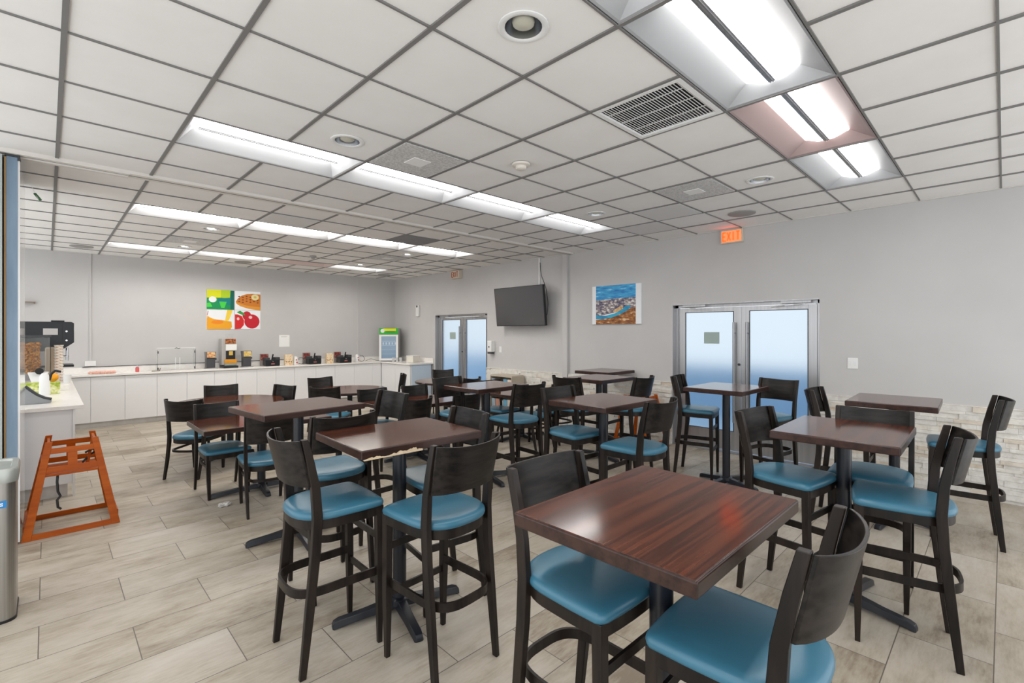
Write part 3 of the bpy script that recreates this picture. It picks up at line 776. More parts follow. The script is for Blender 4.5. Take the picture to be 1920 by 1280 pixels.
# ------------------------------------------------------------------ high chairs
def make_highchair(loc, rz, label):
    t = thing('high_chair', label, 'high chair', loc, rz, 'wooden restaurant high chairs')
    Wb, Wt, Dp, Hh = .305, .165, .29, .755
    th = .022
    # side frames lie in planes y=+-Dp at the floor, leaning in to y=+-Dt at the top
    Dt = .19
    for s in (-1, 1):
        P = lambda x, z: Vector((x, s * (Dp + (Dt - Dp) * z / Hh), z))
        xz = lambda sgn, z: sgn * (Wb + (Wt - Wb) * z / Hh)
        sf = B()
        for g in (-1, 1): sf.beam(P(xz(g, .0) , .0), P(xz(g, Hh), Hh), .021, .048) if False else sf.loops([[P(xz(g, 0) - g * .058, 0), P(xz(g, 0), 0), P(xz(g, 0), 0) + Vector((0, -s * .02, 0)), P(xz(g, 0) - g * .058, 0) + Vector((0, -s * .02, 0))],
                                          [P(xz(g, Hh) - g * .045, Hh), P(xz(g, Hh), Hh), P(xz(g, Hh), Hh) + Vector((0, -s * .02, 0)), P(xz(g, Hh) - g * .045, Hh) + Vector((0, -s * .02, 0))]])
        obj('side_frame', sf, M_orange, t, bevel=.003)
        def rail(z0, z1, inset=0):
            a0, a1 = xz(-1, z0) + .03, xz(1, z0) - .03; b0, b1 = xz(-1, z1) + .03, xz(1, z1) - .03
            o = Vector((0, -s * .003, 0)); q = Vector((0, -s * .017, 0))
            return B().loops([[P(a0, z0) + o, P(a1, z0) + o, P(b1, z1) + o, P(b0, z1) + o], [P(a0, z0) + q, P(a1, z0) + q, P(b1, z1) + q, P(b0, z1) + q]])
        obj('bottom_rail', rail(.0, .045), M_orange, t, bevel=.002)
        obj('rail', rail(.655, .70), M_orange, t, bevel=.002)
        obj('rail', rail(.505, .55), M_orange, t, bevel=.002)
        mid = B().loops([[P(-.03, .55) + Vector((0, -s * .004, 0)), P(.03, .55) + Vector((0, -s * .004, 0)), P(.03, .655) + Vector((0, -s * .004, 0)), P(-.03, .655) + Vector((0, -s * .004, 0))],
                         [P(-.03, .55) + Vector((0, -s * .016, 0)), P(.03, .55) + Vector((0, -s * .016, 0)), P(.03, .655) + Vector((0, -s * .016, 0)), P(-.03, .655) + Vector((0, -s * .016, 0))]])
        obj('slat', mid, M_orange, t)
    # cross members
    for x, z, h_ in ((.145, .715, .045), (-.145, .715, .045), (-.185, .57, .05), (.285, .09, .045), (-.285, .09, .045)):
        y = Dp + (Dt - Dp) * z / Hh - .02
        obj('cross_bar', B().b2((x - .009, -y, z - h_ / 2), (x + .009, y, z + h_ / 2)), M_orange, t, bevel=.002)
    obj('seat', B().b2((-.19, -.215, .475), (.165, .215, .492)), M_orange, t, bevel=.003)
    obj('centre_post', B().cyl((.10, 0, .49), (.14, 0, .72), .012), M_orange, t, smooth=40)
    for nm, pts in (('strap', [(.09, -.01, .60), (.13, -.05, .63), (.17, -.02, .61), (.12, .02, .57), (.07, -.03, .52)]), ('strap', [(-.09, -.17, .49), (-.095, -.20, .42), (-.09, -.205, .34), (-.075, -.2, .30), (-.095, -.2, .27), (-.09, -.2, .21), (-.07, -.2, .19)])):
        obj(nm, B().tube(pts, .009, 6), M_black, t, smooth=60)
    return t
hc = make_highchair((.155, 5.68, 0), 0, 'orange wooden high chair standing alone on the floor at left')
h2 = dup(hc, (6.21, 3.70, 0), radians(90), 'orange wooden high chair by the stone wainscot, behind the centre tables')

# ------------------------------------------------------------------ right wall things
# television
tv = thing('television', 'black flat television on the right wall, tilted down, screen off', 'television', (6.47, 6.46, 2.158))
tv.rotation_euler = (0, radians(-6), 0)
obj('bezel', B().b2((-.02, -.655, -.375), (.035, .655, .375)), M_black, tv, bevel=.004)
obj('screen', B().b2((-.0225, -.642, -.360), (-.0195, .642, .364)), mat('tv_screen', (.075, .076, .080), .10, spec=.6), tv)
obj('wall_mount', B().b2((.035, -.2, -.15), (.10, .2, .15)).b2((.08, -.05, -.08), (.23, .05, .08)), M_dgrey, tv)
cd = B().b2((XR - .02, 6.13, 2.55), (XR - .001, 6.16, ZC - .006))
cdo = tag(obj('cable_cover', cd, M_white), 'thin white cable cover rising from the television to the ceiling', 'cable')
tag(obj('television_cable', B().tube([(6.69, 6.12, 2.98), (6.68, 6.10, 2.86), (6.66, 6.06, 2.72), (6.64, 5.98, 2.60), (6.62, 5.90, 2.45), (6.62, 5.86, 2.2), (6.62, 5.88, 2.0), (6.58, 5.92, 1.9)], .006), M_dgrey, smooth=60), 'loose dark cable hanging beside the television', 'cable')
# landscape picture: canvas with white side margins
def wallpt(y0, z0, W_, H_, x=XR):
    """a runs right (towards -Y), b runs up; 0..1"""
    return lambda a, b, d: (x - d, y0 - a * W_, z0 + b * H_)
pf = wallpt(4.905, 1.797, .935, .64)
lp = thing('river_picture', 'landscape canvas of a blue river bend under a blue sky', 'picture', (0, 0, 0))
obj('canvas', B().flat(pf, [(0, 0), (1, 0), (1, 1), (0, 1)], .001, .028), mat('canvas_white', (.84, .85, .87), .5), lp)
def nm(name, c1, c2, s, scl=(1, 1, 1), lo=.4, hi=.6, c3=None):
    if name in MATS: return MATS[name]
    m = mat(name, c1, .45); t = NT(m); n = t.noise(t.obj(), s, 7, .65, scl)
    stops = [(lo, c1), (hi, c2)] + ([(min(hi + .08, 1), c3)] if c3 else [])
    t.link(t.ramp(n, stops), t.p.inputs['Base Color']); return m
A0, A1 = .085, .90
obj('sky', B().flat(pf, [(A0, .62), (A1, .66), (A1, 1), (A0, 1)], .028, .0295), nm('pic_sky', (.01, .17, .50), (.06, .42, .72), 5, (1, 1, 5), .35, .6, (.45, .70, .85)), lp)
obj('hills', B().flat(pf, [(A0, .20), (A1, .40), (A1, .67), (.5, .655), (A0, .63)], .028, .0297), nm('pic_hills', (.05, .05, .13), (.30, .25, .24), 13, (1, 1, 2.2), .40, .52, (.75, .72, .68)), lp)
obj('near_bank', B().flat(pf, [(A0, 0), (A1, 0), (A1, .42), (.74, .36), (.5, .22), (.3, .14), (A0, .12)], .028, .0299), nm('pic_bank', (.13, .035, .006), (.40, .15, .03), 9, (1, 1, 3), .38, .56, (.72, .55, .35)), lp)
obj('river', B().flat(pf, [(A0, .14), (.22, .13), (.42, .17), (.6, .25), (.74, .34), (.80, .42), (.78, .47), (.68, .44), (.64, .37), (.5, .28), (.3, .22), (A0, .24)], .028, .0302), nm('pic_river', (.01, .22, .42), (.03, .42, .62), 8), lp)
obj('sandbank', B().flat(pf, [(.5, .29), (.62, .36), (.66, .44), (.62, .46), (.52, .40), (.44, .32)], .028, .0303), nm('pic_sand', (.50, .28, .10), (.70, .48, .24), 20), lp)
# exit signs: letters from strokes
LET = {'E': [((0, 0), (0, 1)), ((0, 0), (1, 0)), ((0, .5), (.8, .5)), ((0, 1), (1, 1))], 'X': [((0, 0), (1, 1)), ((0, 1), (1, 0))],
       'I': [((.5, 0), (.5, 1))], 'T': [((.5, 0), (.5, 1)), ((0, 1), (1, 1))]}
def exit_sign(y0, z0, lit, label):
    t = thing('exit_sign', label, 'exit sign', (0, 0, 0))
    W_, H_, dp = .295, .185, .055 if lit else .10
    obj('housing', B().b2((XR - dp, y0 - W_, z0), (XR - .0005, y0, z0 + H_)), mat('exit_housing', (.66, .58, .48), .45), t, bevel=.008)
    fp = wallpt(y0 - .02, z0 + .018, W_ - .04, H_ - .036)
    mface = mat('exit_face_on', (.8, .25, .12), .4, emit=(1, .19, .05), es=1.1) if lit else mat('exit_face_off', (.72, .62, .52), .5)
    mlet = mat('exit_letter_on', (1, .1, .03), .4, emit=(1, .05, .008), es=3.0) if lit else mat('exit_letter_off', (.42, .10, .03), .5)
    obj('face_plate', B().flat(fp, [(0, 0), (1, 0), (1, 1), (0, 1)], dp, dp + .002), mface, t)
    b = B()
    for i, ch in enumerate('EXIT'):
        for (xa, ya), (xb, yb) in LET[ch]:
            f = lambda x, y: Vector(fp(.06 + i * .235 + x * .165, .12 + y * .76, dp + .0035))
            b.beam(f(xa, ya), f(xb, yb), .003, .021) if ya == yb or xa == xb else b.beam(f(xa, ya), f(xb, yb), .003, .019)
    obj('lettering', b, mlet, t)
    return t
exit_sign(2.728, 2.872, True, 'glowing orange EXIT sign under the ceiling above the near door')
exit_sign(8.80, 2.875, False, 'unlit cream EXIT sign under the ceiling above the far door')
# small wall fittings
ds = thing('soap_dispenser', 'white wall dispenser beside the far frosted door', 'dispenser', (0, 0, 0))
obj('body', B().b2((XR - .12, 7.40, 1.25), (XR - .0005, 7.53, 1.49)), M_white, ds, bevel=.02, seg=3)
obj('window', B().cyl((XR - .1225, 7.465, 1.36), (XR - .119, 7.465, 1.36), .018), M_dgrey, ds, smooth=40)
obj('nozzle', B().b2((XR - .11, 7.405, 1.215), (XR - .03, 7.525, 1.25)), M_dgrey, ds, bevel=.008)
def plate(y0, y1, z0, z1, label, n=2):
    t = thing('switch_plate', label, 'light switch', (0, 0, 0), group='white switch plates')
    obj('plate', B().b2((XR - .008, y0, z0), (XR - .0005, y1, z1)), M_white, t, bevel=.002)
    m = (y1 - y0) / n
    for i in range(n): obj('rocker', B().b2((XR - .012, y0 + m * i + m * .28, z0 + .035), (XR - .0085, y0 + m * i + m * .72, z1 - .035)), M_lam, t, bevel=.001)
plate(7.20, 7.275, 1.25, 1.37, 'white switch plate right of the wall dispenser', 1)
plate(1.175, 1.275, 1.24, 1.365, 'white double switch plate right of the near door')
sn = thing('motion_sensor', 'small white wall sensor with a dark top left of the far door', 'sensor', (0, 0, 0))
obj('body', B().b2((XR - .06, 10.20, 2.06), (XR - .0005, 10.32, 2.34)), M_white, sn, bevel=.012)
obj('lens', B().cyl((XR - .0625, 10.26, 2.31), (XR - .058, 10.26, 2.31), .03), M_dgrey, sn, smooth=40)
# magazine rack
mr = thing('magazine_rack', 'wooden magazine rack with brochures against the stone wainscot', 'rack', (6.47, 6.80, 0))
M_rack = mat('rack_wood', (.48, .42, .34), .5)
obj('frame', B().b2((-.17, -.31, 0), (.17, -.29, .82)).b2((-.17, .29, 0), (.17, .31, .82)).b2((.15, -.29, 0), (.17, .29, .82)).b2((-.17, -.29, .80), (.17, .29, .83)).b2((-.17, -.29, .02), (.15, .29, .05)).b2((-.17, -.29, .40), (.15, .29, .42)), M_rack, mr, bevel=.002)
rr = random.Random(2); cols = [(.70, .60, .50), (.15, .38, .55), (.78, .74, .70), (.60, .30, .22), (.40, .52, .60)]
for z in (.42, .05):
    for i in range(5):
        y = -.28 + i * .113
        o = tag(obj('brochure', B().b2((6.47 - .16, 6.80 + y, z + .001), (6.47 - .12, 6.80 + y + .10, z + rr.uniform(.27, .34))), mat('brochure_%d' % (i), cols[i], .5)), '%s brochure on the %s shelf of the magazine rack' % (('tan', 'blue', 'off-white', 'rust-red', 'grey-blue')[i], 'upper' if z > .1 else 'lower'), 'brochure', 'brochures in the rack')

# ------------------------------------------------------------------ back wall things
bf = lambda x0, z0, W_, H_: (lambda a, b, d: (x0 + a * W_, YB - d, z0 + b * H_))
sq = [(0, 0), (1, 0), (1, 1), (0, 1)]
def circ(cx_, cy_, rx, ry, n=28, a0=0, a1=360): return [(cx_ + rx * cos(radians(a0 + (a1 - a0) * i / n)), cy_ + ry * sin(radians(a0 + (a1 - a0) * i / n))) for i in range(n + (0 if a1 - a0 == 360 else 1))]
def poster(x0, z0, label, bgm, shapes, W_=.5, H_=.405):
    t = thing('food_poster', label, 'poster', (0, 0, 0), group='food posters')
    f = bf(x0, z0, W_, H_)
    obj('panel', B().flat(f, sq, .0005, .010), bgm, t)
    for i, (n_, pts, m) in enumerate(shapes):
        obj(n_, B().flat(f, pts, .010, .0105 + .0004 * i), m, t)
m_ = lambda n, c: mat(n, c, .4)
W = m_('poster_white', (.82, .84, .87))
poster(2.352, 2.142, 'green and yellow abstract square poster, upper left of the four', m_('p_green', (.0, .28, .08)), [
    ('yellow_field', [(0, .58), (.50, .60), (.84, .58), (.86, 1), (0, 1)], m_('p_yellow', (.70, .72, .0))),
    ('lime_band', [(.5, .60), (.84, .58), (.85, 1), (.52, 1)], m_('p_lime', (.42, .62, .01))),
    ('teal_field', [(.40, .30), (1, .20), (1, .62), (.86, .62), (.40, .56)], m_('p_teal', (.0, .20, .20))),
    ('dark_field', [(.86, 0), (1, 0), (1, 1), (.88, 1)], m_('p_dark', (.0, .12, .09))),
    ('bright_wedge', [(.44, .40), (.72, .40), (.64, .08), (.52, .08)], m_('p_bright', (.06, .62, .06))),
    ('light_streak', [(0, .30), (.12, .34), (.2, .12), (0, .1)], m_('p_bright', (.06, .62, .06))),
    ('circle', circ(.21, .50, .14, .15), W)])
wf = [('waffle', [(.03, .42), (.1, .58), (.25, .75), (.45, .85), (.7, .88), (1, .86), (1, 0), (.8, .02), (.5, .08), (.2, .2), (.06, .32)], m_('p_waffle', (.60, .20, .02))),
      ('waffle_side', [(.06, .32), (.2, .2), (.5, .08), (.8, .02), (1, 0), (1, .18), (.7, .20), (.4, .25), (.15, .36), (.04, .42)], m_('p_waffle2', (.72, .30, .03)))]
for i in range(6):
    for j in range(3):
        cx_, cy_ = .16 + i * .145, .48 + j * .13 - abs(i - 3) * .012 - (.05 if i % 2 else 0)
        wf.append(('pocket', [(cx_ - .05, cy_), (cx_, cy_ - .035), (cx_ + .05, cy_), (cx_, cy_ + .035)], m_('p_pocket', (.20, .03, .01))))
wf.append(('banana_slice', circ(.78, .70, .15, .16), m_('p_banana', (.78, .68, .35))))
wf.append(('banana_core', circ(.78, .70, .06, .06), m_('p_core', (.60, .48, .12))))
poster(2.868, 2.142, 'waffle with banana slice poster, upper right of the four', W, wf)
poster(2.352, 1.728, 'orange juice pouring poster, lower left of the four', W, [
    ('juice', [(0, 0), (.86, 0), (.92, .12), (.90, .40), (.60, .46), (.25, .52), (.08, .62), (.02, .70), (0, .5)], m_('p_juice', (.80, .36, .01))),
    ('juice_swirl', circ(.38, .36, .22, .10), m_('p_swirl', (.82, .24, .01))),
    ('pour', [(.66, .42), (.80, .45), (.94, .95), (.92, 1), (.74, 1), (.70, .7)], m_('p_pour', (.85, .60, .05))),
    ('glass_rim', [(0, .70), (.03, .72), (.06, .92), (.04, .94)], m_('p_rim', (.45, .12, .10)))])
poster(2.868, 1.728, 'red apples poster, lower right of the four', W, [
    ('apple', circ(.46, .72, .17, .24), m_('p_red2', (.50, .01, .02))),
    ('apple', [(0, 0), (.22, .03), (.34, .22), (.35, .48), (.26, .70), (.10, .78), (0, .78)], m_('p_red', (.62, .015, .015))),
    ('apple', circ(.66, .42, .30, .38), m_('p_red3', (.52, .01, .025))),
    ('leaf', [(.06, .90), (.2, .98), (.34, .86), (.40, .74), (.28, .76), (.14, .84)], m_('p_leaf', (.04, .30, .05))),
    ('shine', circ(.60, .64, .07, .08), m_('p_shine', (.80, .55, .55))), ('shine', circ(.12, .55, .05, .08), m_('p_shine', (.80, .55, .55)))])
pa = tag(obj('notice_sheet', B().b2((3.76, YB - .004, 1.335), (3.985, YB - .0005, 1.60)), M_paper), 'white notice sheet taped to the back wall above the waffle irons', 'notice')
obj('text', B().b2((3.80, YB - .0046, 1.565), (3.94, YB - .0038, 1.572)).b2((3.80, YB - .0046, 1.55), (3.92, YB - .0038, 1.556)), mat('faint_ink', (.5, .5, .5), .6), pa)
for x, z0, lb_ in ((.555, 1.15, 'thin vertical cable cover on the back wall at left'), (5.66, 1.05, 'thin vertical cable cover on the back wall near the fridge')):
    tag(obj('cable_cover', B().b2((x - .013, YB - .016, z0), (x + .013, YB - .0005, ZC - .006)), M_wall, bevel=.002), lb_, 'cable cover')
ob = tag(obj('outlet_box', B().b2((.48, YB - .05, 1.06), (.63, YB - .0005, 1.15)), M_white, bevel=.004), 'white outlet box at the foot of the left cable cover', 'outlet')
tag(obj('cable', B().tube([(.45, YB - .028, 1.04), (1.2, YB - .028, 1.043), (2.3, YB - .028, 1.042), (3.3, YB - .028, 1.044), (4.2, YB - .028, 1.042)], .006), M_dgrey), 'dark cable lying along the top of the counter upstand', 'cable')
tag(obj('wall_bracket', B().b2((-.45, YB - .10, 2.16), (-.14, YB - .0005, 2.175)).b2((-.16, YB - .08, 2.145), (-.14, YB - .0005, 2.16)), mat('bracket_brown', (.25, .19, .14), .6)), 'small brown bracket on the back wall at far left', 'bracket')

# ------------------------------------------------------------------ things on the back counter
ZT = .9302
YO = 11.16
def small(name, label, cat, x, y=YO, z=ZT, rz=0, group=None): return thing(name, label, cat, (x, y, z), rz, group)
bg_ = B()
for i in range(9):
    bg_.lathe([(0, 0), (.035, .004), (.043, .026), (.035, .046), (0, .054)], c=(-.15 + i * .038, rs.uniform(-.015, .015), 0), n=10, caps=False)
sbg = small('snack_packets', 'pink and orange row of wrapped packets lying at the left end of the back counter', 'packets', .70, 11.1)
obj('packets', bg_, nm('packet_print', (.72, .50, .42), (.75, .30, .22), 30, (1, 1, 1), .45, .55, (.80, .66, .55)), sbg, smooth=60)
rb_ = small('sauce_bottle', 'small red bottle with a pale cap on the back counter', 'bottle', 1.20, 11.2)
obj('body', B().lathe([(0, 0), (.028, 0), (.030, .01), (.030, .07), (.016, .095), (0, .095)], n=16, caps=False), mat('bottle_red', (.62, .12, .12), .4), rb_, smooth=50)
obj('cap', B().cyl((0, 0, .093), (0, 0, .122), .011, .008, n=12), mat('cap_pale', (.55, .75, .75), .4), rb_, smooth=50)
# acrylic display stand
ds2 = small('display_stand', 'clear acrylic food guard with black corner clips on the back counter', 'display stand', 1.62, 11.12)
acr = mat('acrylic', (.98, .99, .99), .03, trans=.97, ior=1.12)
obj('sheet', B().b2((-.13, -.004, .015), (.48, .004, .43)), acr, ds2)
obj('side_sheet', B().b2((-.13, .0, .015), (-.124, .2, .40)).b2((.474, .0, .015), (.48, .2, .40)), acr, ds2)
for x in (-.12, .47):
    for z in (.02, .33): obj('clip', B().b2((x - .008, -.014, z), (x + .008, .008, z + .045)), M_black, ds2)
obj('clip', B().tube([(.14, -.012, .42), (.17, -.014, .435), (.20, -.012, .415), (.23, -.014, .43)], .006, 6), M_black, ds2)
obj('rim', B().b2((-.13, -.006, .428), (.48, .006, .436)).b2((.15, -.006, .02), (.158, .0, .25)).b2((.22, -.006, .02), (.228, .0, .25)), mat('acrylic_rim', (.86, .88, .88), .3), ds2)
tag(obj('serving_tongs', B().beam((1.40, 11.08, ZT + .008), (1.52, 11.08, ZT + .008), .02, .012).beam((1.52, 11.08, ZT + .008), (1.53, 11.08, ZT + .06), .012, .01), mat('tongs_brown', (.16, .11, .07), .4)), 'short dark tongs lying left of the clear food guard', 'tongs')
# small dispensers
def mini_dispenser(x, label, printcol, nme):
    t = small('topping_dispenser', label, 'dispenser', x, 11.15)
    obj('body', B().b2((-.075, -.06, .02), (.075, .10, .21)), mat('disp_dark', (.06, .06, .065), .35), t, bevel=.008)
    obj('hopper', B().loops([[(-.075, -.05, .21), (.075, -.05, .21), (.075, .10, .21), (-.075, .10, .21)], [(-.085, -.065, .34), (.085, -.065, .34), (.085, .11, .34), (-.085, .11, .34)]]), mat('disp_grey', (.14, .14, .15), .3), t, bevel=.004)
    obj('print', B().b2((-.070, -.073, .225), (.070, -.066, .335)), nm(nme, printcol, (.75, .55, .25), 22, (1, 1, 1), .42, .58, (.80, .70, .45)), t)
    obj('knob', B().cyl((.075, .02, .19), (.11, .02, .19), .02), M_dgrey, t, smooth=40)
    obj('drip_tray', B().b2((-.09, -.12, 0), (.10, .10, .018)), M_alum, t, bevel=.004)
mini_dispenser(2.36, 'small dark dispenser with an orange picture, left of the juice machine', (.55, .10, .03), 'print_a')
mini_dispenser(3.02, 'small dark dispenser with a yellow picture, right of the juice machine', (.62, .42, .02), 'print_b')
jm = small('juice_machine', 'tall juice machine with orange panels and a white note taped on', 'juice machine', 2.70, 11.17)
obj('cabinet', B().b2((-.14, -.02, .06), (.12, .20, .60)), mat('jm_grey', (.46, .44, .42), .35, .3), jm, bevel=.008)
obj('top_panel', B().b2((-.075, -.035, .50), (.115, -.019, .595)), nm('print_c', (.12, .03, .01), (.60, .20, .05), 25, (1, 1, 1), .4, .6, (.75, .60, .35)), jm)
obj('note', B().b2((-.07, -.041, .36), (.13, -.036, .485)), M_paper, jm)
obj('front_panel', B().b2((-.065, -.032, .18), (.105, -.019, .35)), M_black, jm)
obj('badge', B().b2((-.01, -.038, .26), (.06, -.032, .345)), mat('badge_gold', (.65, .42, .08), .4), jm)
obj('lower_panel', B().b2((-.09, -.055, .095), (.13, -.02, .175)), mat('jm_orange', (.70, .28, .01), .4), jm, bevel=.004)
obj('shelf', B().b2((-.09, -.058, .05), (.13, .1, .094)), mat('jm_sage', (.34, .36, .30), .5), jm)
obj('drip_tray', B().b2((-.13, -.13, 0), (.14, .19, .045)), M_black, jm, bevel=.006)
obj('cup', B().lathe([(.0, .60), (.028, .60), (.034, .70), (0, .70)], c=(-.02, .05, 0), n=14, caps=False), acr, jm, smooth=50)
obj('cup', B().lathe([(.0, .60), (.028, .60), (.034, .70), (0, .70)], c=(.055, .05, 0), n=14, caps=False), acr, jm, smooth=50)
# waffle irons
def waffle_iron(x, label):
    t = small('waffle_iron', label, 'waffle iron', x, 11.14, group='black waffle irons')
    obj('body', B().b2((-.145, -.10, .012), (.145, .10, .135)), M_black, t, bevel=.008)
    obj('plates', B().b2((-.145, -.10, .135), (-.06, .10, .185)).b2((.055, -.10, .135), (.145, .10, .19)), M_dgrey, t, bevel=.006)
    obj('handle', B().beam((-.0, -.02, .12), (.025, -.03, .255), .026, .02), M_black, t, bevel=.004)
    obj('knob', B().cyl((0, -.105, .10), (0, -.099, .10), .012), M_chrome, t, smooth=40)
    obj('badge', B().b2((-.035, -.104, .04), (.035, -.0995, .062)), mat('badge_red', (.45, .12, .10), .4), t)
    obj('foot_tray', B().b2((-.13, -.12, 0), (.13, .09, .012)), M_dgrey, t)
    # picture board behind each iron
    s = small('instruction_card', 'dark red printed card standing behind the ' + {0: 'leftmost', 1: 'middle', 2: 'rightmost'}[waffle_iron.n] + ' waffle iron', 'card', x - .09, 11.30, group='cards behind the waffle irons')
    obj('board', B().b2((-.09, 0, 0), (.08, .02, .26)), mat('card_grey', (.30, .27, .25), .5), s)
    obj('print', B().b2((-.08, -.003, .12), (.075, 0, .25)), nm('print_d', (.13, .02, .02), (.25, .04, .03), 24, (1, 1, 1), .42, .56, (.50, .32, .25)), s)
    waffle_iron.n += 1
waffle_iron.n = 0
waffle_iron(3.51, 'black waffle iron nearest to the juice machine')
waffle_iron(4.42, 'middle black waffle iron on the back counter')
waffle_iron(5.16, 'black waffle iron nearest to the small fridge')
def pbox(x, label):
    t = small('cereal_box', label, 'box', x, 11.17, group='floral printed boxes')
    obj('carton', B().b2((-.075, -.045, 0), (.085, .045, .235)), nm('print_e', (.82, .66, .40), (.80, .72, .58), 28, (1, 1, 1), .42, .5, (.75, .40, .12)), t, bevel=.002)
    b = B()
    for i in range(3): b.cyl((-.045 + i * .05, -.0455, .075 + .008 * (i % 2)), (-.045 + i * .05, -.047, .075 + .008 * (i % 2)), .012, n=10)
    obj('dots', b, M_black, t)
pbox(3.87, 'cream floral box right of the leftmost waffle iron')
pbox(4.80, 'cream floral box right of the middle waffle iron')
for x, lb_ in ((4.04, 'white and red batter dispenser between the first two waffle irons'), (5.52, 'white and red batter dispenser left of the small fridge')):
    t = small('batter_dispenser', lb_, 'dispenser', x, 11.2, group='batter dispensers')
    obj('body', B().lathe([(0, 0), (.055, 0), (.06, .01), (.052, .15), (.035, .18), (0, .185)], n=18, caps=False), M_white, t, smooth=50)
    obj('button', B().cyl((0, -.06, .11), (0, -.045, .11), .014).cyl((.01, -.062, .05), (.01, -.05, .05), .016), M_red, t, smooth=40)
    obj('cord', B().tube([(.05, 0, .03), (.12, -.02, .01), (.19, 0, .03), (.21, .03, .09), (.17, .05, .15), (.10, .05, .16)], .006, 6), M_dgrey, t, smooth=60)
tag(obj('cable', B().tube([(5.72, 11.15, .95), (5.85, 11.12, 1.0), (5.98, 11.10, .955), (6.12, 11.1, .94), (6.2, 11.12, .937)], .005, 6), M_dgrey, smooth=60), 'thin dark power cord running across the counter to the small fridge', 'cable')
# mini fridge
fr = small('mini_fridge', 'small glass-door fridge with a green header in the corner of the counter', 'fridge', 6.33, 11.02)
fr.rotation_euler = (0, 0, radians(-38))
M_fw = mat('fridge_white', (.80, .80, .80), .35)
obj('cabinet', B().b2((-.235, -.20, .02), (.235, .24, .84)), mat('fridge_grey', (.42, .42, .42), .4), fr, bevel=.008)
obj('header', B().b2((-.235, -.222, .68), (.235, -.20, .84)), mat('header_green', (.03, .40, .03), .4), fr)
obj('header_yellow', B().b2((-.14, -.2245, .765), (.18, -.2225, .83)), mat('p_yellow', (.70, .72, 0), .4), fr)
obj('header_logo', B().cyl((-.15, -.2245, .77), (-.15, -.2275, .77), .05, n=20), M_fw, fr)
obj('header_text', B().b2((-.07, -.2265, .735), (.15, -.2245, .752)), mat('header_dark', (.01, .16, .10), .4), fr)
fd = B().b2((-.235, -.235, .02), (-.18, -.205, .67)).b2((.18, -.235, .02), (.235, -.205, .67)).b2((-.18, -.235, .02), (.18, -.205, .075)).b2((-.18, -.235, .63), (.18, -.205, .67))
fdo = obj('door', fd, M_fw, fr, bevel=.003)
obj('pane', B().b2((-.18, -.224, .075), (.18, -.218, .63)), mat('fridge_glass', (.22, .33, .46), .12, spec=.8), fdo)
sh = B()
for z in (.18, .29, .40, .50): sh.b2((-.17, -.2255, z), (.17, -.2242, z + .006))
for i in range(5): sh.b2((-.15 + i * .075, -.2255, .42), (-.12 + i * .075, -.2245, .48))
obj('shelf', sh, mat('fridge_shelf', (.50, .60, .70), .4), fr)
wb = small('takeaway_box', 'cream box of napkins on the right end of the counter', 'box', 6.42, 10.08, rz=radians(20))
obj('carton', B().b2((-.13, -.10, 0), (.13, .10, .15)), mat('cream_box', (.72, .68, .60), .5), wb, bevel=.008)
obj('lid', B().b2((-.135, -.105, .15), (.135, .105, .168)), M_white, wb, bevel=.004)
for i in range(3):
    tag(obj('plastic_cup', B().lathe([(0, 0), (.03, 0), (.038, .11), (.036, .11), (.028, .004), (0, .004)], c=(6.28 - i * .07, 10.42 + .05 * i, ZT), n=14, caps=False), mat('cup_clear', (.80, .80, .80), .2, trans=.4), smooth=50), ('white cup nearest to the cream box by the fridge', 'white cup between two others beside the fridge', 'white cup closest to the small fridge')[i], 'cup', 'cups beside the fridge')

# ------------------------------------------------------------------ things on the left counter
ZR = .9962
cm = thing('coffee_machine', 'large black coffee machine with chrome taps on the left counter', 'coffee machine', (-.02, 9.35, ZR))
obj('body', B().flat(lambda a, b, d: (a, d, b), [(-.55, .40), (.155, .40), (.30, .52), (.30, .80), (.27, .815), (-.55, .815)], 0, .45), mat('cm_black', (.018, .020, .024), .35), cm, bevel=.008)
obj('seam', B().b2((.175, -.002, .42), (.181, .001, .81)), M_black, cm)
obj('top_handle', B().b2((.06, .02, .815), (.20, .12, .835)), M_black, cm, bevel=.004)
obj('label_plate', B().b2((-.02, -.004, .63), (.13, -.0005, .72)), mat('plate_grey', (.55, .53, .52), .5), cm)
obj('screw', B().cyl((.22, -.004, .68), (.22, 0, .68), .012, n=10).cyl((.22, -.004, .55), (.22, 0, .55), .012, n=10), M_chrome, cm)
for y in (.05, .15, .27):
    tp_ = B().cyl((.17, y, .31), (.17, y, .41), .018, n=12).cyl((.23, y, .26), (.23, y, .44), .013, n=12).cyl((.17, y, .32), (.25, y, .32), .008, n=8)
    obj('tap', tp_, M_chrome, cm, smooth=40)
obj('drip_tray', B().b2((-.2, .0, .17), (.30, .42, .20)), M_black, cm, bevel=.004)
obj('stand', B().b2((-.5, .05, 0), (.12, .42, .41)), mat('cm_steel', (.35, .34, .34), .35, .6), cm)
ce = thing('cereal_dispenser', 'clear cereal dispenser filled with brown flakes on the left counter', 'dispenser', (-.12, 8.70, ZR))
obj('hopper', B().b2((-.25, -.09, .13), (.155, -.083, .60)).b2((.149, -.083, .13), (.155, .09, .60)).b2((-.25, .083, .13), (.149, .09, .60)), acr, ce)
cfl = B(); r5 = random.Random(9)
for i in range(420):
    x, y, z = r5.uniform(-.24, .055), r5.uniform(-.078, -.02), r5.uniform(.14, .53)
    if x > -.02 - .0 and z < .25 and r5.random() < .5: continue
    cfl.box((x, y, z), (.026, .02, .010), M=Matrix.Translation((x, y, z)) @ Matrix.Rotation(r5.uniform(0, 3), 4, 'X') @ Matrix.Rotation(r5.uniform(0, 3), 4, 'Y') @ Matrix.Translation((-x, -y, -z)))
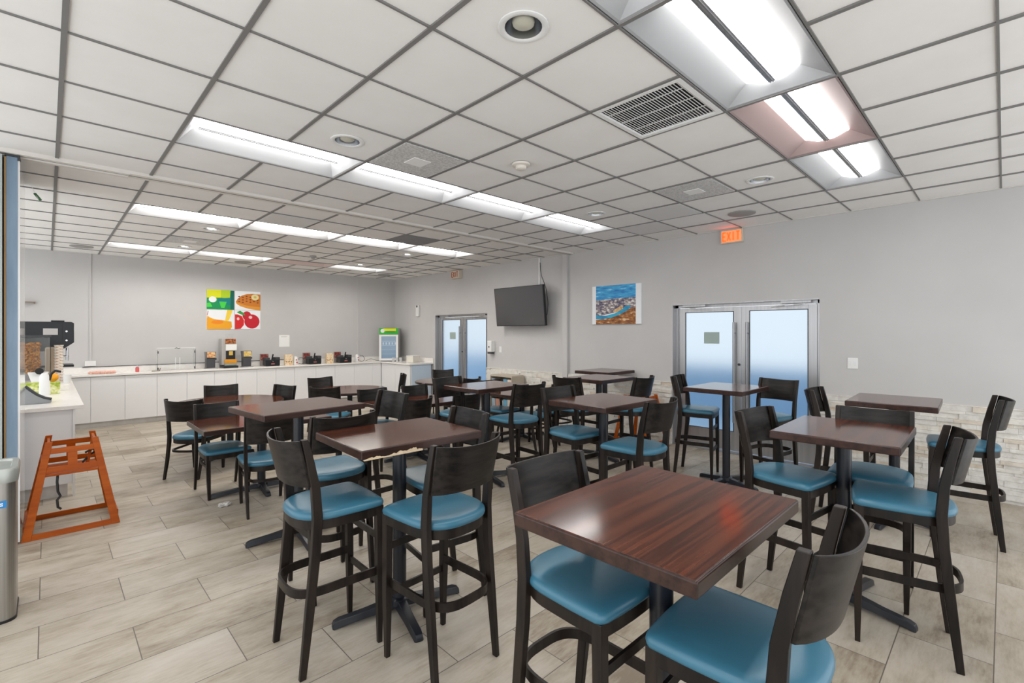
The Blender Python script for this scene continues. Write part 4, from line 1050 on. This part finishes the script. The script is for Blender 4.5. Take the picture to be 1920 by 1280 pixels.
fl = obj('cereal', cfl, nm('cereal', (.40, .14, .02), (.70, .34, .08), 30), ce); fl['kind'] = 'stuff'
obj('cereal_core', B().b2((-.24, -.02, .14), (.055, .07, .52)), nm('cereal2', (.22, .07, .015), (.55, .25, .05), 45), ce)
obj('lid', B().b2((-.26, -.095, .60), (.16, .095, .625)), M_dgrey, ce, bevel=.006)
obj('chute', B().loops([[(-.02, -.13, .02), (.10, -.13, .02), (.10, -.02, .02), (-.02, -.02, .02)], [(-.06, -.10, .16), (.14, -.10, .16), (.14, .0, .16), (-.06, .0, .16)]]), M_white, ce, bevel=.01)
obj('knob', B().cyl((.05, -.14, .17), (.05, -.10, .17), .04), M_black, ce, smooth=40)
tag(obj('paper_bin', B().b2((-.02, 9.0, ZR), (.085, 9.25, ZR + .46)), mat('bin_tan', (.36, .28, .20), .5), bevel=.02, seg=3), 'tan box between the cereal dispenser and the stack of cups', 'box')
for i in range(13):
    b = B().lathe([(0, 0), (.036, 0), (.041, .022), (.048, .045), (.050, .047), (.0, .047)], c=(0, 0, 0), n=20, caps=False)
    if i == 0:
        cup0 = obj('paper_cup', b, nm('cup_print', (.55, .25, .10), (.80, .74, .66), 22, (1, 1, 2.5), .40, .47, (.86, .84, .80)), smooth=50)
        cup0.location = (.112, 8.72, ZR)
    else:
        b.b.free(); c_ = cup0.copy(); C.objects.link(c_); c_.location = (.112, 8.72, ZR + i * .0375); cup0_i = c_
    o = cup0 if i == 0 else c_
    tag(o, 'patterned paper cup at the bottom of the tall stack' if i == 0 else 'topmost patterned paper cup of the tall stack' if i == 12 else 'patterned paper cup in the tall stack left of the coffee taps', 'cup', 'stacked paper cups')
# lower front things on the worktop
ZW = .9222
wd = thing('napkin_dispenser', 'grey wedge-shaped dispenser with a curved black band on the left counter', 'dispenser', (0, 6.95, ZW))
pr = [(-.35, 0), (.0, 0), (.035, .012), (.035, .035), (-.03, .06), (-.08, .10), (-.13, .16), (-.35, .16)]
obj('body', B().flat(lambda a, b, d: (a, d, b), pr, 0, .22), mat('wedge_grey', (.32, .33, .34), .4), wd, bevel=.003)
obj('band', B().tube([(-.16, .0, .19), (-.12, .0, .145), (-.07, .0, .095), (-.02, .0, .062), (.035, .0, .042)], .014, 8), M_dgrey, wd, smooth=60)
pc = thing('fruit_carton', 'green and yellow printed carton on the left counter', 'box', (.02, 8.05, ZW))
obj('carton', B().b2((-.20, -.08, 0), (.095, .08, .14)), nm('print_f', (.30, .42, .02), (.72, .74, .28), 14, (1, 1, 1), .42, .56, (.85, .86, .70)), pc, bevel=.003)
tag(obj('orange', B().lathe([(0, 0), (.02, .004), (.045, .03), (.05, .052), (.045, .075), (.02, .1), (0, .104)], c=(.055, 8.05, ZW + .142), n=18, caps=False), mat('orange_fruit', (.85, .36, .01), .45), smooth=60), 'orange on top of the printed carton on the left counter', 'orange')
cw = B(); r6 = random.Random(4)
for i in range(9): cw.loops([[(1.216 + .07 * cos(a) * r6.uniform(.3, 1) , 5.20 + .05 * sin(a) * r6.uniform(.3, 1), .001 + r6.uniform(0, .03)) for a in (0, 1.3, 2.6, 3.9, 5.2)], [(1.216 + .05 * cos(a) * r6.uniform(.3, 1), 5.20 + .04 * sin(a) * r6.uniform(.3, 1), .003 + r6.uniform(0, .035)) for a in (0, 1.3, 2.6, 3.9, 5.2)]])
tag(obj('plastic_wrapper', cw, mat('wrapper', (.75, .72, .68), .25, trans=.3)), 'crumpled pale wrapper on the floor at the foot of the low table at left', 'litter')
ps = thing('pump_dispenser', 'white pump dispenser with a black curved handle on the left counter', 'dispenser', (-.02, 7.85, ZW))
obj('body', B().lathe([(0, 0), (.045, 0), (.05, .02), (.045, .22), (.025, .26), (0, .26)], n=20, caps=False), M_white, ps, smooth=50)
obj('handle', B().tube([(0.0, 0, .15), (.04, -.01, .18), (.055, -.01, .25), (.09, -.01, .285), (.14, -.01, .27)], .014, 8), M_black, ps, smooth=60)
tag(obj('paper_cup', B().lathe([(0, 0), (.035, 0), (.045, .11), (.0, .11)], c=(.19, 8.60, ZR), n=18, caps=False), M_white, smooth=50), 'plain white cup beside the tall stack of patterned cups', 'cup')
# yellow reflection source: small table caddy is left out
